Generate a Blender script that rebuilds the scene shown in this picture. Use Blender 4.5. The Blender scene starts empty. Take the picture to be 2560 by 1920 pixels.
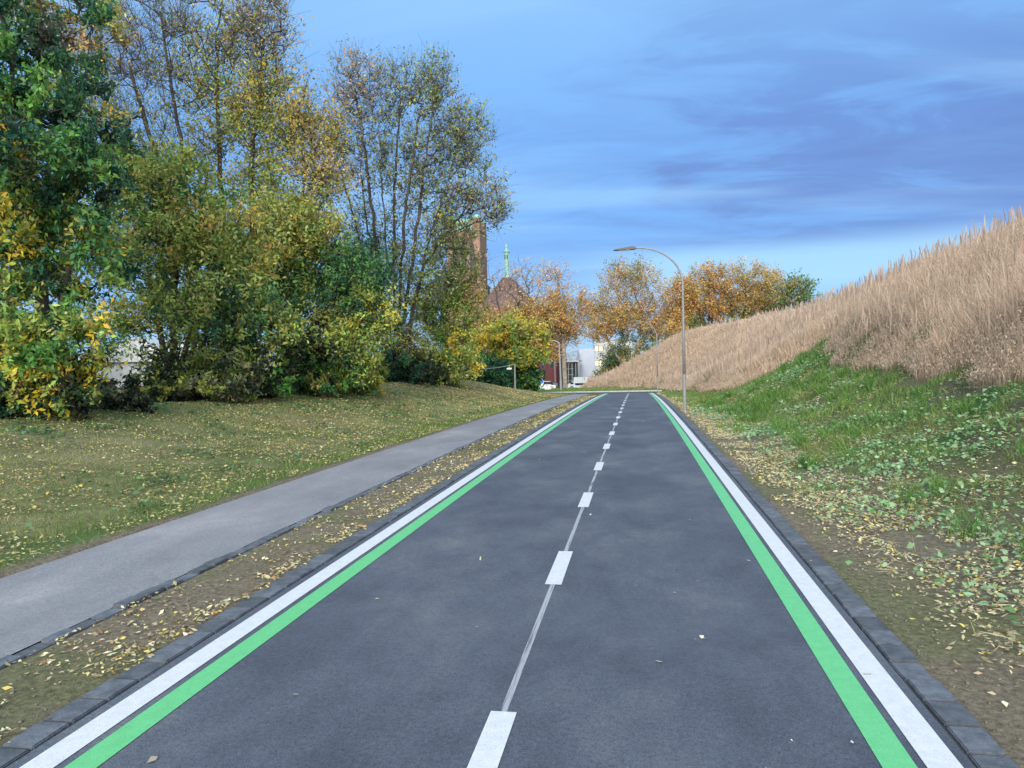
import bpy, math, random
import numpy as np
R_ = math.radians
random.seed(4); rng = np.random.default_rng(11)
sc = bpy.context.scene
COL = sc.collection

# ------------------------------------------------------------------ camera
F = 1850.; CX, CY = 1280., 960.; H = 1.65
YAW, PITCH, ROLL = R_(9.75517), R_(-1.47988), R_(1.3)
f_ = np.array([-math.sin(YAW)*math.cos(PITCH), math.cos(YAW)*math.cos(PITCH), math.sin(PITCH)])
r0 = np.array([math.cos(YAW), math.sin(YAW), 0.]); u0 = np.cross(r0, f_)
rv = r0*math.cos(ROLL)-u0*math.sin(ROLL); uv = u0*math.cos(ROLL)+r0*math.sin(ROLL)
def at(px, py, Y):
    "measured photo point -> world point at forward distance Y"
    d = f_+rv*(px-CX)/F+uv*(CY-py)/F
    d = d/d[1]
    return np.array([0, 0, H])+d*Y
from mathutils import Matrix, Vector
cd = bpy.data.cameras.new('camera'); cam = bpy.data.objects.new('camera', cd); COL.objects.link(cam)
cd.sensor_width = 36; cd.lens = F/2560*36; cd.clip_end = 3000; cd.clip_start = .05
M = Matrix.Identity(4)
for i in range(3):
    M[i][0] = rv[i]; M[i][1] = uv[i]; M[i][2] = -f_[i]
M[0][3], M[1][3], M[2][3] = 0, 0, H
cam.matrix_world = M; sc.camera = cam

# ------------------------------------------------------------------ helpers
def tag(o, label=None, cat=None, group=None, kind=None):
    if label: o['label'] = label
    if cat: o['category'] = cat
    if group: o['group'] = group
    if kind: o['kind'] = kind
    return o
def link(name, me, parent=None, loc=None):
    o = bpy.data.objects.new(name, me); COL.objects.link(o)
    if parent is not None: o.parent = parent
    if loc is not None: o.location = loc
    return o
def empty(name, loc=(0, 0, 0), rz=0):
    o = link(name, None, None, loc); o.rotation_euler = (0, 0, rz); return o
def npmesh(name, V, quads=None, tris=None, col=None, mat=None, smooth=False):
    me = bpy.data.meshes.new(name)
    V = np.asarray(V, np.float32)
    nq = 0 if quads is None else len(quads); nt = 0 if tris is None else len(tris)
    loops = []
    if nq: loops.append(np.asarray(quads).reshape(-1))
    if nt: loops.append(np.asarray(tris).reshape(-1))
    L = np.concatenate(loops).astype(np.int32)
    me.vertices.add(len(V)); me.vertices.foreach_set('co', V.reshape(-1))
    me.loops.add(len(L)); me.loops.foreach_set('vertex_index', L)
    me.polygons.add(nq+nt)
    st = np.concatenate([np.arange(nq)*4, nq*4+np.arange(nt)*3]).astype(np.int32)
    me.polygons.foreach_set('loop_start', st)
    if smooth: me.polygons.foreach_set('use_smooth', np.ones(nq+nt, bool))
    me.update(calc_edges=True)
    if col is not None:
        a = me.color_attributes.new('tint', 'FLOAT_COLOR', 'POINT')
        c = np.ones((len(V), 4), np.float32); c[:, :3] = col
        a.data.foreach_set('color', c.reshape(-1))
    if mat: me.materials.append(mat)
    me.validate()
    return me

class MB:
    "collects solid shapes into one mesh"
    def __init__(s): s.v = []; s.f = []
    def add(s, vs, fs):
        n = len(s.v); s.v += [tuple(map(float, v)) for v in vs]; s.f += [tuple(i+n for i in f) for f in fs]
    def box(s, c, d, rz=0, taper=1):
        x, y, z = d[0]/2, d[1]/2, d[2]/2; vs = []
        for sz, t in ((-z, 1), (z, taper)):
            for sx, sy in ((-x, -y), (x, -y), (x, y), (-x, y)):
                a, b = sx*t, sy*t
                vs.append((c[0]+a*math.cos(rz)-b*math.sin(rz), c[1]+a*math.sin(rz)+b*math.cos(rz), c[2]+sz))
        s.add(vs, [(3, 2, 1, 0), (4, 5, 6, 7), (0, 1, 5, 4), (1, 2, 6, 5), (2, 3, 7, 6), (3, 0, 4, 7)])
    def tube(s, pts, rad, n=12, cap=True):
        pts = [np.array(p, float) for p in pts]; k = len(pts)
        if not hasattr(rad, '__len__'): rad = [rad]*k
        vs = []; fs = []
        ref = np.array([0.13, .97, .2])
        for i, p in enumerate(pts):
            t = pts[min(i+1, k-1)]-pts[max(i-1, 0)]; t /= np.linalg.norm(t)
            a = np.cross(t, ref)
            if np.linalg.norm(a) < .05: a = np.cross(t, [1, 0, 0])
            a /= np.linalg.norm(a); b = np.cross(t, a)
            for j in range(n):
                th = 2*math.pi*j/n
                vs.append(p+rad[i]*(a*math.cos(th)+b*math.sin(th)))
        for i in range(k-1):
            for j in range(n):
                j2 = (j+1) % n
                fs.append((i*n+j, i*n+j2, (i+1)*n+j2, (i+1)*n+j))
        if cap: fs += [tuple(range(n))[::-1], tuple((k-1)*n+j for j in range(n))]
        s.add(vs, fs)
    def prism(s, poly, axis, a, b):
        "extrude 2-D polygon between a and b along axis (0=x,1=y,2=z)"
        n = len(poly); vs = []
        for w in (a, b):
            for p, q in poly:
                v = [p, q]; v.insert(axis, w); vs.append(v)
        s.add(vs, [tuple(range(n)), tuple(range(2*n-1, n-1, -1))]+[(i, i+n, (i+1) % n+n, (i+1) % n) for i in range(n)])
    def build(s, name, mat, parent=None, loc=None, bevel=0, smooth=False):
        me = bpy.data.meshes.new(name); me.from_pydata(s.v, [], s.f); me.materials.append(mat)
        import bmesh
        bm = bmesh.new(); bm.from_mesh(me); bmesh.ops.recalc_face_normals(bm, faces=bm.faces)
        if bevel: bmesh.ops.bevel(bm, geom=list(bm.edges), offset=bevel, segments=2, affect='EDGES', clamp_overlap=True)
        bm.to_mesh(me); bm.free()
        if smooth: me.polygons.foreach_set('use_smooth', [True]*len(me.polygons))
        return link(name, me, parent, loc)

def hashn(ix, iy, s):
    n = (ix.astype(np.int64)*374761393+iy.astype(np.int64)*668265263+s*974634777) & 0x7fffffff
    n = ((n ^ (n >> 13))*1274126177) & 0x7fffffff
    return ((n ^ (n >> 16)) & 0xffff)/65535.
def vnoise(x, y, sc_, s=0, octv=3):
    x = np.asarray(x, float)/sc_; y = np.asarray(y, float)/sc_; o = 0; a = 1; tot = 0
    for k in range(octv):
        ix = np.floor(x); iy = np.floor(y); fx = x-ix; fy = y-iy; fx = fx*fx*(3-2*fx); fy = fy*fy*(3-2*fy)
        v = (hashn(ix, iy, s+k)*(1-fx)+hashn(ix+1, iy, s+k)*fx)*(1-fy)+(hashn(ix, iy+1, s+k)*(1-fx)+hashn(ix+1, iy+1, s+k)*fx)*fy
        o = o+a*v; tot += a; a *= .5; x = x*2.03+5.1; y = y*2.03+1.7
    return o/tot
def sstep(a, b, x):
    t = np.clip((np.asarray(x, float)-a)/(b-a), 0, 1); return t*t*(3-2*t)

# ------------------------------------------------------------------ materials
def mat(name, color=(.5, .5, .5), rough=.7, metal=0., spec=.5):
    m = bpy.data.materials.new(name); m.use_nodes = True
    b = m.node_tree.nodes['Principled BSDF']
    b.inputs['Base Color'].default_value = (*color, 1); b.inputs['Roughness'].default_value = rough
    b.inputs['Metallic'].default_value = metal; b.inputs['Specular IOR Level'].default_value = spec
    return m
def nodes(m): return m.node_tree.nodes, m.node_tree.links, m.node_tree.nodes['Principled BSDF']
def noise_mat(name, stops, scale=5., detail=6, rough=.8, bump=.0, bscale=60., spec=.3, stretch=(1, 1, 1), metal=0, bdist=.01):
    m = mat(name, rough=rough, spec=spec, metal=metal); N, L, B = nodes(m)
    tc = N.new('ShaderNodeTexCoord'); mp = N.new('ShaderNodeMapping'); mp.inputs['Scale'].default_value = stretch
    L.new(tc.outputs['Object'], mp.inputs[0])
    n = N.new('ShaderNodeTexNoise'); n.inputs['Scale'].default_value = scale; n.inputs['Detail'].default_value = detail
    n.inputs['Roughness'].default_value = .65
    L.new(mp.outputs[0], n.inputs['Vector'])
    r = N.new('ShaderNodeValToRGB'); els = r.color_ramp.elements
    els[0].position, els[0].color = stops[0][0], (*stops[0][1], 1); els[1].position, els[1].color = stops[-1][0], (*stops[-1][1], 1)
    for p, c in stops[1:-1]:
        e = els.new(p); e.color = (*c, 1)
    L.new(n.outputs['Fac'], r.inputs[0]); L.new(r.outputs[0], B.inputs['Base Color'])
    if bump:
        n2 = N.new('ShaderNodeTexNoise'); n2.inputs['Scale'].default_value = bscale; n2.inputs['Detail'].default_value = 4
        L.new(mp.outputs[0], n2.inputs['Vector'])
        b = N.new('ShaderNodeBump'); b.inputs['Strength'].default_value = bump; b.inputs['Distance'].default_value = bdist
        L.new(n2.outputs['Fac'], b.inputs['Height']); L.new(b.outputs[0], B.inputs['Normal'])
    return m
def leaf_mat(name, trans=.35, rough=.6):
    m = bpy.data.materials.new(name); m.use_nodes = True; nt = m.node_tree; N, L = nt.nodes, nt.links
    B = N['Principled BSDF']; B.inputs['Roughness'].default_value = rough; B.inputs['Specular IOR Level'].default_value = .25
    at_ = N.new('ShaderNodeAttribute'); at_.attribute_name = 'tint'
    T = N.new('ShaderNodeBsdfTranslucent'); mx = N.new('ShaderNodeMixShader'); mx.inputs[0].default_value = trans
    L.new(at_.outputs['Color'], B.inputs['Base Color']); L.new(at_.outputs['Color'], T.inputs['Color'])
    L.new(B.outputs[0], mx.inputs[1]); L.new(T.outputs[0], mx.inputs[2]); L.new(mx.outputs[0], N['Material Output'].inputs[0])
    return m
M_leaf = leaf_mat('leaf_foliage', .30); M_blade = leaf_mat('grass_blade', .3)
M_straw = leaf_mat('straw', .35, .8)
M_litter = leaf_mat('fallen_leaf', .1)
M_bark = noise_mat('bark', [(.3, (.03, .026, .023)), (.7, (.10, .083, .072))], 6, bump=.6, bscale=25, stretch=(1, 1, .25))
M_palebark = noise_mat('pale_bark', [(.35, (.16, .13, .10)), (.65, (.36, .30, .25))], 3, bump=.4, bscale=15)

# ------------------------------------------------------------------ world + light
w = bpy.data.worlds.new('World'); sc.world = w; w.use_nodes = True
N, L = w.node_tree.nodes, w.node_tree.links
bg = N['Background']
SUN_EL, SUN_AZ = R_(21), R_(178)      # azimuth clockwise from +Y : low behind the camera
CA, CB, CLOC = -45, -40, (1.1, 4.7, 0)
sky = N.new('ShaderNodeTexSky'); sky.sky_type = 'NISHITA'; sky.sun_disc = False
sky.sun_elevation = SUN_EL; sky.sun_rotation = SUN_AZ; sky.air_density = 1.2; sky.dust_density = 1.0
tc = N.new('ShaderNodeTexCoord'); sx = N.new('ShaderNodeSeparateXYZ'); L.new(tc.outputs['Generated'], sx.inputs[0])
def math_(op, a, b=None, clamp=False):
    n = N.new('ShaderNodeMath'); n.operation = op; n.use_clamp = clamp
    for i, v in enumerate((a, b)):
        if v is None: continue
        if isinstance(v, (int, float)): n.inputs[i].default_value = v
        else: L.new(v, n.inputs[i])
    return n.outputs[0]
def ramp(fac, stops, interp='EASE'):
    r = N.new('ShaderNodeValToRGB'); r.color_ramp.interpolation = interp; e = r.color_ramp.elements
    e[0].position, e[0].color = stops[0][0], (*stops[0][1], 1); e[1].position, e[1].color = stops[-1][0], (*stops[-1][1], 1)
    for p, c in stops[1:-1]:
        q = e.new(p); q.color = (*c, 1)
    L.new(fac, r.inputs[0]); return r.outputs[0]
def mixc(fac, a, b):
    n = N.new('ShaderNodeMix'); n.data_type = 'RGBA'
    if isinstance(fac, (int, float)): n.inputs[0].default_value = fac
    else: L.new(fac, n.inputs[0])
    for i, v in ((6, a), (7, b)):
        if isinstance(v, tuple): n.inputs[i].default_value = (*v, 1)
        else: L.new(v, n.inputs[i])
    return n.outputs[2]
zc = math_('MAXIMUM', sx.outputs[2], 0.0)
den = math_('ADD', zc, .18)
px_ = math_('DIVIDE', sx.outputs[0], den); py_ = math_('DIVIDE', sx.outputs[1], den)
cv = N.new('ShaderNodeCombineXYZ'); L.new(px_, cv.inputs[0]); L.new(py_, cv.inputs[1])
def cloudnoise(rot, scl, loc, sc0, det, rough, dist):
    mp = N.new('ShaderNodeMapping'); mp.inputs['Location'].default_value = loc; mp.inputs['Rotation'].default_value = (0, 0, R_(rot)); mp.inputs['Scale'].default_value = scl
    L.new(cv.outputs[0], mp.inputs[0])
    n = N.new('ShaderNodeTexNoise'); n.inputs['Scale'].default_value = sc0; n.inputs['Detail'].default_value = det; n.inputs['Roughness'].default_value = rough; n.inputs['Distortion'].default_value = dist
    L.new(mp.outputs[0], n.inputs['Vector']); return n.outputs['Fac']
nA_ = cloudnoise(CA, (.45, 1.1, 1), CLOC, .75, 8, .52, .5)
nB_ = cloudnoise(CB, (.6, 1.3, 1), (7.1, 2.2, 0), 3.2, 9, .6, .6)
nC_ = cloudnoise(CA, (.3, 1.3, 1), (1.7, 9.2, 0), 1.6, 6, .5, .4)
clear = ramp(zc, [(0.0, (.34, .58, .84)), (.06, (.22, .47, .81)), (.13, (.14, .345, .76)), (.28, (.155, .375, .79)), (.45, (.23, .47, .83))], 'LINEAR')
cm = math_('ADD', math_('MULTIPLY', nA_, .62), math_('MULTIPLY', nB_, .38))
# heavier cloud bank to the right of the street, highest towards the right
bank = math_('MULTIPLY', math_('ADD', sx.outputs[0], .02), .26)
fade = ramp(zc, [(0.0, (.2, .2, .2)), (.06, (.2, .2, .2)), (.12, (.55, .55, .55)), (.19, (1, 1, 1)), (.29, (.95, .95, .95)), (.38, (.5, .5, .5)), (.6, (.3, .3, .3))], 'LINEAR')
cf = ramp(math_('ADD', cm, bank), [(.49, (0, 0, 0)), (.56, (.35, .35, .35)), (.60, (.75, .75, .75)), (.70, (1, 1, 1))], 'LINEAR')
c1 = mixc(math_('MULTIPLY', math_('MULTIPLY', cf, fade), .9), clear, (.10, .172, .46))
lf = ramp(nC_, [(.46, (0, 0, 0)), (.66, (1, 1, 1))])
c2 = mixc(math_('MULTIPLY', lf, .50), c1, (.30, .56, .90))
# pale clear strip low over the far trees on the right
sz = ramp(zc, [(0.06, (0, 0, 0)), (.105, (1, 1, 1)), (.125, (1, 1, 1)), (.16, (0, 0, 0))])
sxr = ramp(math_('ADD', sx.outputs[0], .5), [(.40, (.15, .15, .15)), (.56, (1, 1, 1))])
c2 = mixc(math_('MULTIPLY', math_('MULTIPLY', sz, sxr), .75), c2, (.36, .64, .92))
# bright unseen veil added behind the viewer and overhead to light the scene
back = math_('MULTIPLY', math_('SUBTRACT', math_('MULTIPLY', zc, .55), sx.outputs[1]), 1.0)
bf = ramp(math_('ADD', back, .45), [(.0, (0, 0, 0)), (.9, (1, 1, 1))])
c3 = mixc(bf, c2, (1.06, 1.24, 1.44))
ns = N.new('ShaderNodeVectorMath'); ns.operation = 'SCALE'; ns.inputs['Scale'].default_value = .1; L.new(sky.outputs[0], ns.inputs[0])
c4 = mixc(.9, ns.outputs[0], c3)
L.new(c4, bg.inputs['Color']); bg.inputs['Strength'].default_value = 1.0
sd = bpy.data.lights.new('sun', 'SUN'); sd.energy = 2.95; sd.angle = R_(20); sd.color = (1, .93, .84)
so = link('sun', sd)
sdir = Vector((math.sin(SUN_AZ)*math.cos(SUN_EL), math.cos(SUN_AZ)*math.cos(SUN_EL), math.sin(SUN_EL)))
so.rotation_euler = sdir.to_track_quat('Z', 'Y').to_euler()
sc.view_settings.view_transform = 'Standard'; sc.view_settings.look = 'None'; sc.view_settings.exposure = .38; sc.view_settings.gamma = 1
sc.cycles.max_bounces = 6; sc.cycles.diffuse_bounces = 3; sc.cycles.transparent_max_bounces = 8

# ------------------------------------------------------------------ terrain functions
def drift(Y): Y = np.clip(np.asarray(Y, float), 0, 66); return -0.000055*Y*Y
YB = np.array([-30, 0, 64, 75, 86, 96, 110, 135, 700.]); ZB = np.array([0, 0, -1.0, -1.14, -1.30, -1.75, -2.6, -3.0, -4.0])
def zbase(Y):
    Y = np.asarray(Y, float)
    return np.where(Y < 64, -0.00024*np.clip(Y, 0, 64)**2, np.interp(Y, YB[2:], np.r_[-.983, ZB[3:]]))
TOE = np.array([(2.15, -40), (2.15, 30), (2.2, 55), (1.8, 68), (-.5, 80), (-5.5, 90), (-8, 98), (0, 116), (30, 140), (90, 150), (90, -40.)])
def toe_dist(x, y):
    x = np.asarray(x, float); y = np.asarray(y, float); d = np.full(x.shape, 1e9); inside = np.zeros(x.shape, bool)
    n = len(TOE)
    for i in range(n):
        a = TOE[i]; b = TOE[(i+1) % n]; e = b-a
        t = np.clip(((x-a[0])*e[0]+(y-a[1])*e[1])/(e@e), 0, 1)
        d = np.minimum(d, np.hypot(x-a[0]-t*e[0], y-a[1]-t*e[1]))
        c = ((a[1] > y) != (b[1] > y)) & (x < (b[0]-a[0])*(y-a[1])/(b[1]-a[1]+1e-12)+a[0])
        inside ^= c
    return np.where(inside, d, -d)
def hterr(X, Y, micro=True):
    X = np.asarray(X, float); Y = np.asarray(Y, float); u = X-drift(Y)
    z = zbase(Y)
    d = toe_dist(X, Y)
    hh = np.interp(d, [-1, 0, 1, 2, 3, 4, 6, 8, 12, 15, 20, 60], [0, 0, .13, .38, .78, 1.28, 2.45, 3.75, 5.95, 6.65, 6.95, 7.2])
    z = z+hh+.45*np.exp(-((X-7.5)**2/6+(Y-29)**2/40))*(d > 0)
    hm = np.interp(Y, [-30, 15, 22, 27, 36, 48, 57, 63, 70], [.85, .88, 1.0, 1.12, 1.2, 1.25, .75, .15, 0])
    t = sstep(0, 6.6, -5.32-u)
    z = z+hm*t
    if micro:
        off = np.minimum(np.minimum(np.abs(u+4.45)-.92, np.abs(u+.69)-2.2), 3)
        off = np.clip(off/.6, 0, 1)
        z = z+off*((vnoise(X, Y, .5, 3)-.5)*.07+(vnoise(X, Y, 2.7, 9)-.5)*.16*np.clip((np.abs(u+.7)-3)/3, 0, 1))
        z = z+np.clip(d/2, 0, 1)*((vnoise(X, Y, 5., 21)-.5)*.4+(vnoise(X, Y, .8, 23)-.5)*.22)
    return z
XB_Y = [-20, 8, 20, 25, 29, 31.3, 32, 33.5, 35, 39, 48, 60, 70, 80, 90, 98, 116, 140]
XB_X = [6.1, 6.1, 6.1, 6.3, 6.9, 8.2, 8.4, 6.6, 5.5, 4.5, 3.6, 2.9, 2.4, -.3, -5.3, -7.6, 0, 30]
def straw_in(X, Y): return X-np.interp(Y, XB_Y, XB_X)+(vnoise(X, Y, 1.3, 31)-.5)*1.5

# ------------------------------------------------------------------ ground sheet
ys = [-12.]
while ys[-1] < 700:
    y = ys[-1]; ys.append(y+(.14 if y < 12 else min(.14+(y-12)*.012, 30)) if y < 100 else y+(y-90)*.12)
ys = np.array(ys)
us = np.concatenate([-(14+np.geomspace(.4, 600, 50))[::-1], np.arange(-14, -5.4, .18), [-5.36, -5.27, -5.18, -4.5, -3.80, -3.70, -3.57, -3.54], np.arange(-3.45, -2.9, .1), [-2.84, -2.8, -1, 1.2, 1.42, 1.46],
                     np.arange(1.55, 10, .15), np.arange(10, 24, .4), 24+np.geomspace(.6, 600, 34)])
us = np.unique(us)
UU, YY = np.meshgrid(us, ys); XX = UU+drift(YY)
ZZ = hterr(XX, YY)
under = ((UU > -5.2) & (UU < -3.6)) | ((UU > -2.82) & (UU < 1.43))
ZZ = np.where(under & (YY < 64.5), zbase(YY)-.10, ZZ)
nx, ny = len(us), len(ys)
idx = np.arange(nx*ny).reshape(ny, nx)
Q = np.stack([idx[:-1, :-1], idx[:-1, 1:], idx[1:, 1:], idx[1:, :-1]], -1).reshape(-1, 4)
soil = np.array([.13, .105, .075]); soil2 = np.array([.22, .185, .135]); gr = np.array([.10, .115, .045]); grs = np.array([.05, .12, .025]); dryg = np.array([.22, .20, .10]); straw = np.array([.40, .29, .19])
def mixa(a, b, t): return a*(1-t[..., None])+b*t[..., None]
nA = vnoise(XX, YY, .35, 50, 4); nB = vnoise(XX, YY, 1.6, 60, 3); nC = vnoise(XX, YY, 6, 70, 2)
C = mixa(soil+0*XX[..., None], soil2, nA)
C = mixa(C, gr, sstep(.45, .65, nB*.5+nA*.5)*.6)                       # verges
left = sstep(-5.3, -5.6, UU)
cl = mixa(mixa(dryg+0*XX[..., None], gr*1.25, sstep(.35, .62, nB*.5+nA*.5)), soil2*1.2, sstep(.55, .75, nC)*.4)
cl = mixa(cl, grs*1.2, sstep(.8, .2, -5.3-UU)*.7)
cl = mixa(cl, dryg*1.15, sstep(30, 45, YY)*sstep(62, 50, YY)*sstep(-8, -11, UU)*.8)
cl = mixa(cl, soil*.6, sstep(-11.6, -12.8, UU))  # soil under the trees, contact shade darkened into its colour
cl = cl*(.62+.5*vnoise(XX, YY, .45, 81, 4))[..., None]
C = mixa(C, cl, left)
dT = toe_dist(XX, YY)
rg = sstep(.0, 1.6, dT)*sstep(3, 14, YY+dT*2.2)
cr = mixa(mixa(grs*.8+0*XX[..., None], np.array([.11, .105, .05]), sstep(.4, .65, vnoise(XX, YY, .9, 77, 4))), soil*.75, sstep(.42, .60, nB*.5+nA*.5)*sstep(45, 10, YY))
C = mixa(C, cr, rg)
C = mixa(C, straw*.8, sstep(-.1, .4, straw_in(XX, YY))*(dT > 0))
C = mixa(C, grs*.9, sstep(64.5, 70, YY)*(dT < 0.3))
V = np.stack([XX, YY, ZZ], -1).reshape(-1, 3)
m = mat('ground', rough=.95, spec=.15); Nn, Ll, B = nodes(m)
a_ = Nn.new('ShaderNodeAttribute'); a_.attribute_name = 'tint'
tcn = Nn.new('ShaderNodeTexCoord'); nz = Nn.new('ShaderNodeTexNoise'); nz.inputs['Scale'].default_value = 22; nz.inputs['Detail'].default_value = 6; nz.inputs['Roughness'].default_value = .7
Ll.new(tcn.outputs['Object'], nz.inputs['Vector'])
rr = Nn.new('ShaderNodeValToRGB'); rr.color_ramp.elements[0].position = .3; rr.color_ramp.elements[0].color = (.45, .45, .45, 1); rr.color_ramp.elements[1].position = .7; rr.color_ramp.elements[1].color = (1.5, 1.5, 1.45, 1)
Ll.new(nz.outputs['Fac'], rr.inputs[0])
mm = Nn.new('ShaderNodeMix'); mm.data_type = 'RGBA'; mm.blend_type = 'MULTIPLY'; mm.inputs[0].default_value = 1
Ll.new(a_.outputs['Color'], mm.inputs[6]); Ll.new(rr.outputs[0], mm.inputs[7]); Ll.new(mm.outputs[2], B.inputs['Base Color'])
bp = Nn.new('ShaderNodeBump'); bp.inputs['Distance'].default_value = .03; bp.inputs['Strength'].default_value = .8; Ll.new(nz.outputs['Fac'], bp.inputs['Height']); Ll.new(bp.outputs[0], B.inputs['Normal'])
tag(link('ground', npmesh('ground', V, Q, col=C.reshape(-1, 3), mat=m, smooth=True)), kind='structure')

# ------------------------------------------------------------------ road, path, markings, kerbs
def strip(name, u1, u2, y1, y2, dz, m, parent=None, nu=1, step=None, thick=0):
    yy = ys[(ys > y1) & (ys < y2)]; yy = np.r_[y1, yy, y2]
    uu = np.linspace(u1, u2, nu+1)
    A, Bq = np.meshgrid(uu, yy); Z = zbase(Bq)+dz
    X = A+drift(Bq); n = len(uu); k = len(yy); ii = np.arange(n*k).reshape(k, n)
    q = np.stack([ii[:-1, :-1], ii[:-1, 1:], ii[1:, 1:], ii[1:, :-1]], -1).reshape(-1, 4)
    return link(name, npmesh(name, np.stack([X, Bq, Z], -1).reshape(-1, 3), q, mat=m, smooth=True), parent)
# asphalt: slate grey, broad dusty patches, fine aggregate
m = mat('asphalt', rough=.8, spec=.35); Nn, Ll, B = nodes(m)
def road_nodes(Nn, Ll, B, stops1, gscale=190, stretchy=.6, gcon=(.45, 1.6), bump=.6):
    t = Nn.new('ShaderNodeTexCoord'); mp1 = Nn.new('ShaderNodeMapping'); mp1.inputs['Scale'].default_value = (1, stretchy, 1); Ll.new(t.outputs['Object'], mp1.inputs[0])
    a = Nn.new('ShaderNodeTexNoise'); a.inputs['Scale'].default_value = .9; a.inputs['Detail'].default_value = 9; a.inputs['Roughness'].default_value = .68; a.inputs['Distortion'].default_value = .1
    Ll.new(mp1.outputs[0], a.inputs['Vector'])
    r = Nn.new('ShaderNodeValToRGB'); e = r.color_ramp.elements; e[0].position, e[0].color = stops1[0][0], (*stops1[0][1], 1); e[1].position, e[1].color = stops1[-1][0], (*stops1[-1][1], 1)
    for p, c in stops1[1:-1]: q = e.new(p); q.color = (*c, 1)
    Ll.new(a.outputs['Fac'], r.inputs[0])
    g = Nn.new('ShaderNodeTexNoise'); g.inputs['Scale'].default_value = gscale; g.inputs['Detail'].default_value = 2; Ll.new(t.outputs['Object'], g.inputs['Vector'])
    g2 = Nn.new('ShaderNodeTexNoise'); g2.inputs['Scale'].default_value = 35; g2.inputs['Detail'].default_value = 5; Ll.new(t.outputs['Object'], g2.inputs['Vector'])
    ad = Nn.new('ShaderNodeMath'); ad.operation = 'MULTIPLY_ADD'; ad.inputs[1].default_value = .35; Ll.new(g2.outputs['Fac'], ad.inputs[0]); Ll.new(g.outputs['Fac'], ad.inputs[2])
    rg_ = Nn.new('ShaderNodeMapRange'); rg_.inputs['From Min'].default_value = .40; rg_.inputs['From Max'].default_value = .95; rg_.inputs['To Min'].default_value = gcon[0]; rg_.inputs['To Max'].default_value = gcon[1]
    Ll.new(ad.outputs[0], rg_.inputs[0])
    sm = Nn.new('ShaderNodeVectorMath'); sm.operation = 'SCALE'; Ll.new(r.outputs[0], sm.inputs[0]); Ll.new(rg_.outputs[0], sm.inputs['Scale']); Ll.new(sm.outputs[0], B.inputs['Base Color'])
    b = Nn.new('ShaderNodeBump'); b.inputs['Strength'].default_value = bump; b.inputs['Distance'].default_value = .004; Ll.new(ad.outputs[0], b.inputs['Height']); Ll.new(b.outputs[0], B.inputs['Normal'])
road_nodes(Nn, Ll, B, [(.28, (.043, .050, .068)), (.42, (.060, .069, .090)), (.52, (.076, .087, .110)), (.62, (.098, .110, .126)), (.76, (.15, .16, .16))])
M_road = m
road = strip('road', -2.665, 1.30, -4, 64.3, 0, M_road, nu=8); tag(road, kind='structure')
def paint(name, col, rough=.55):
    m = mat(name, col, rough, spec=.35); Nn, Ll, B = nodes(m)
    t = Nn.new('ShaderNodeTexCoord'); a = Nn.new('ShaderNodeTexNoise'); a.inputs['Scale'].default_value = 14; a.inputs['Detail'].default_value = 8; a.inputs['Roughness'].default_value = .75; Ll.new(t.outputs['Object'], a.inputs['Vector'])
    r = Nn.new('ShaderNodeValToRGB'); e = r.color_ramp.elements; e[0].position = .25; e[0].color = (*[c*.82 for c in col], 1); e[1].position = .6; e[1].color = (*col, 1)
    Ll.new(a.outputs['Fac'], r.inputs[0])
    h_ = Nn.new('ShaderNodeTexNoise'); h_.inputs['Scale'].default_value = 110; h_.inputs['Detail'].default_value = 5; h_.inputs['Roughness'].default_value = .7; Ll.new(t.outputs['Object'], h_.inputs['Vector'])
    hr = Nn.new('ShaderNodeMapRange'); hr.inputs['From Min'].default_value = .30; hr.inputs['From Max'].default_value = .46; hr.inputs['To Min'].default_value = .62; Ll.new(h_.outputs['Fac'], hr.inputs[0])
    hv = Nn.new('ShaderNodeVectorMath'); hv.operation = 'SCALE'; Ll.new(r.outputs[0], hv.inputs[0]); Ll.new(hr.outputs[0], hv.inputs['Scale']); Ll.new(hv.outputs[0], B.inputs['Base Color'])
    g = Nn.new('ShaderNodeTexNoise'); g.inputs['Scale'].default_value = 240; Ll.new(t.outputs['Object'], g.inputs['Vector'])
    b = Nn.new('ShaderNodeBump'); b.inputs['Strength'].default_value = .25; b.inputs['Distance'].default_value = .003; Ll.new(g.outputs['Fac'], b.inputs['Height']); Ll.new(b.outputs[0], B.inputs['Normal'])
    return m
M_white = paint('white_paint', (.60, .61, .62)); M_green = paint('green_paint', (.13, .49, .20))
e1 = .004
strip('white_edge_line', -2.60, -2.455, -4, 62.5, e1, M_white, road)
strip('green_edge_line', -2.41, -2.27, -4, 62.5, e1, M_green, road)
strip('green_edge_line', .935, 1.072, -4, 62.5, e1, M_green, road)
strip('white_edge_line', 1.11, 1.25, -4, 62.5, e1, M_white, road)
for k in range(20):
    t = 3.42+3.06*k
    strip('centre_dash', -.725, -.60, t-1.0, t, e1, M_white, road)
strip('stop_line', -2.22, .90, 62.3, 62.5, e1, M_white, road)
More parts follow.
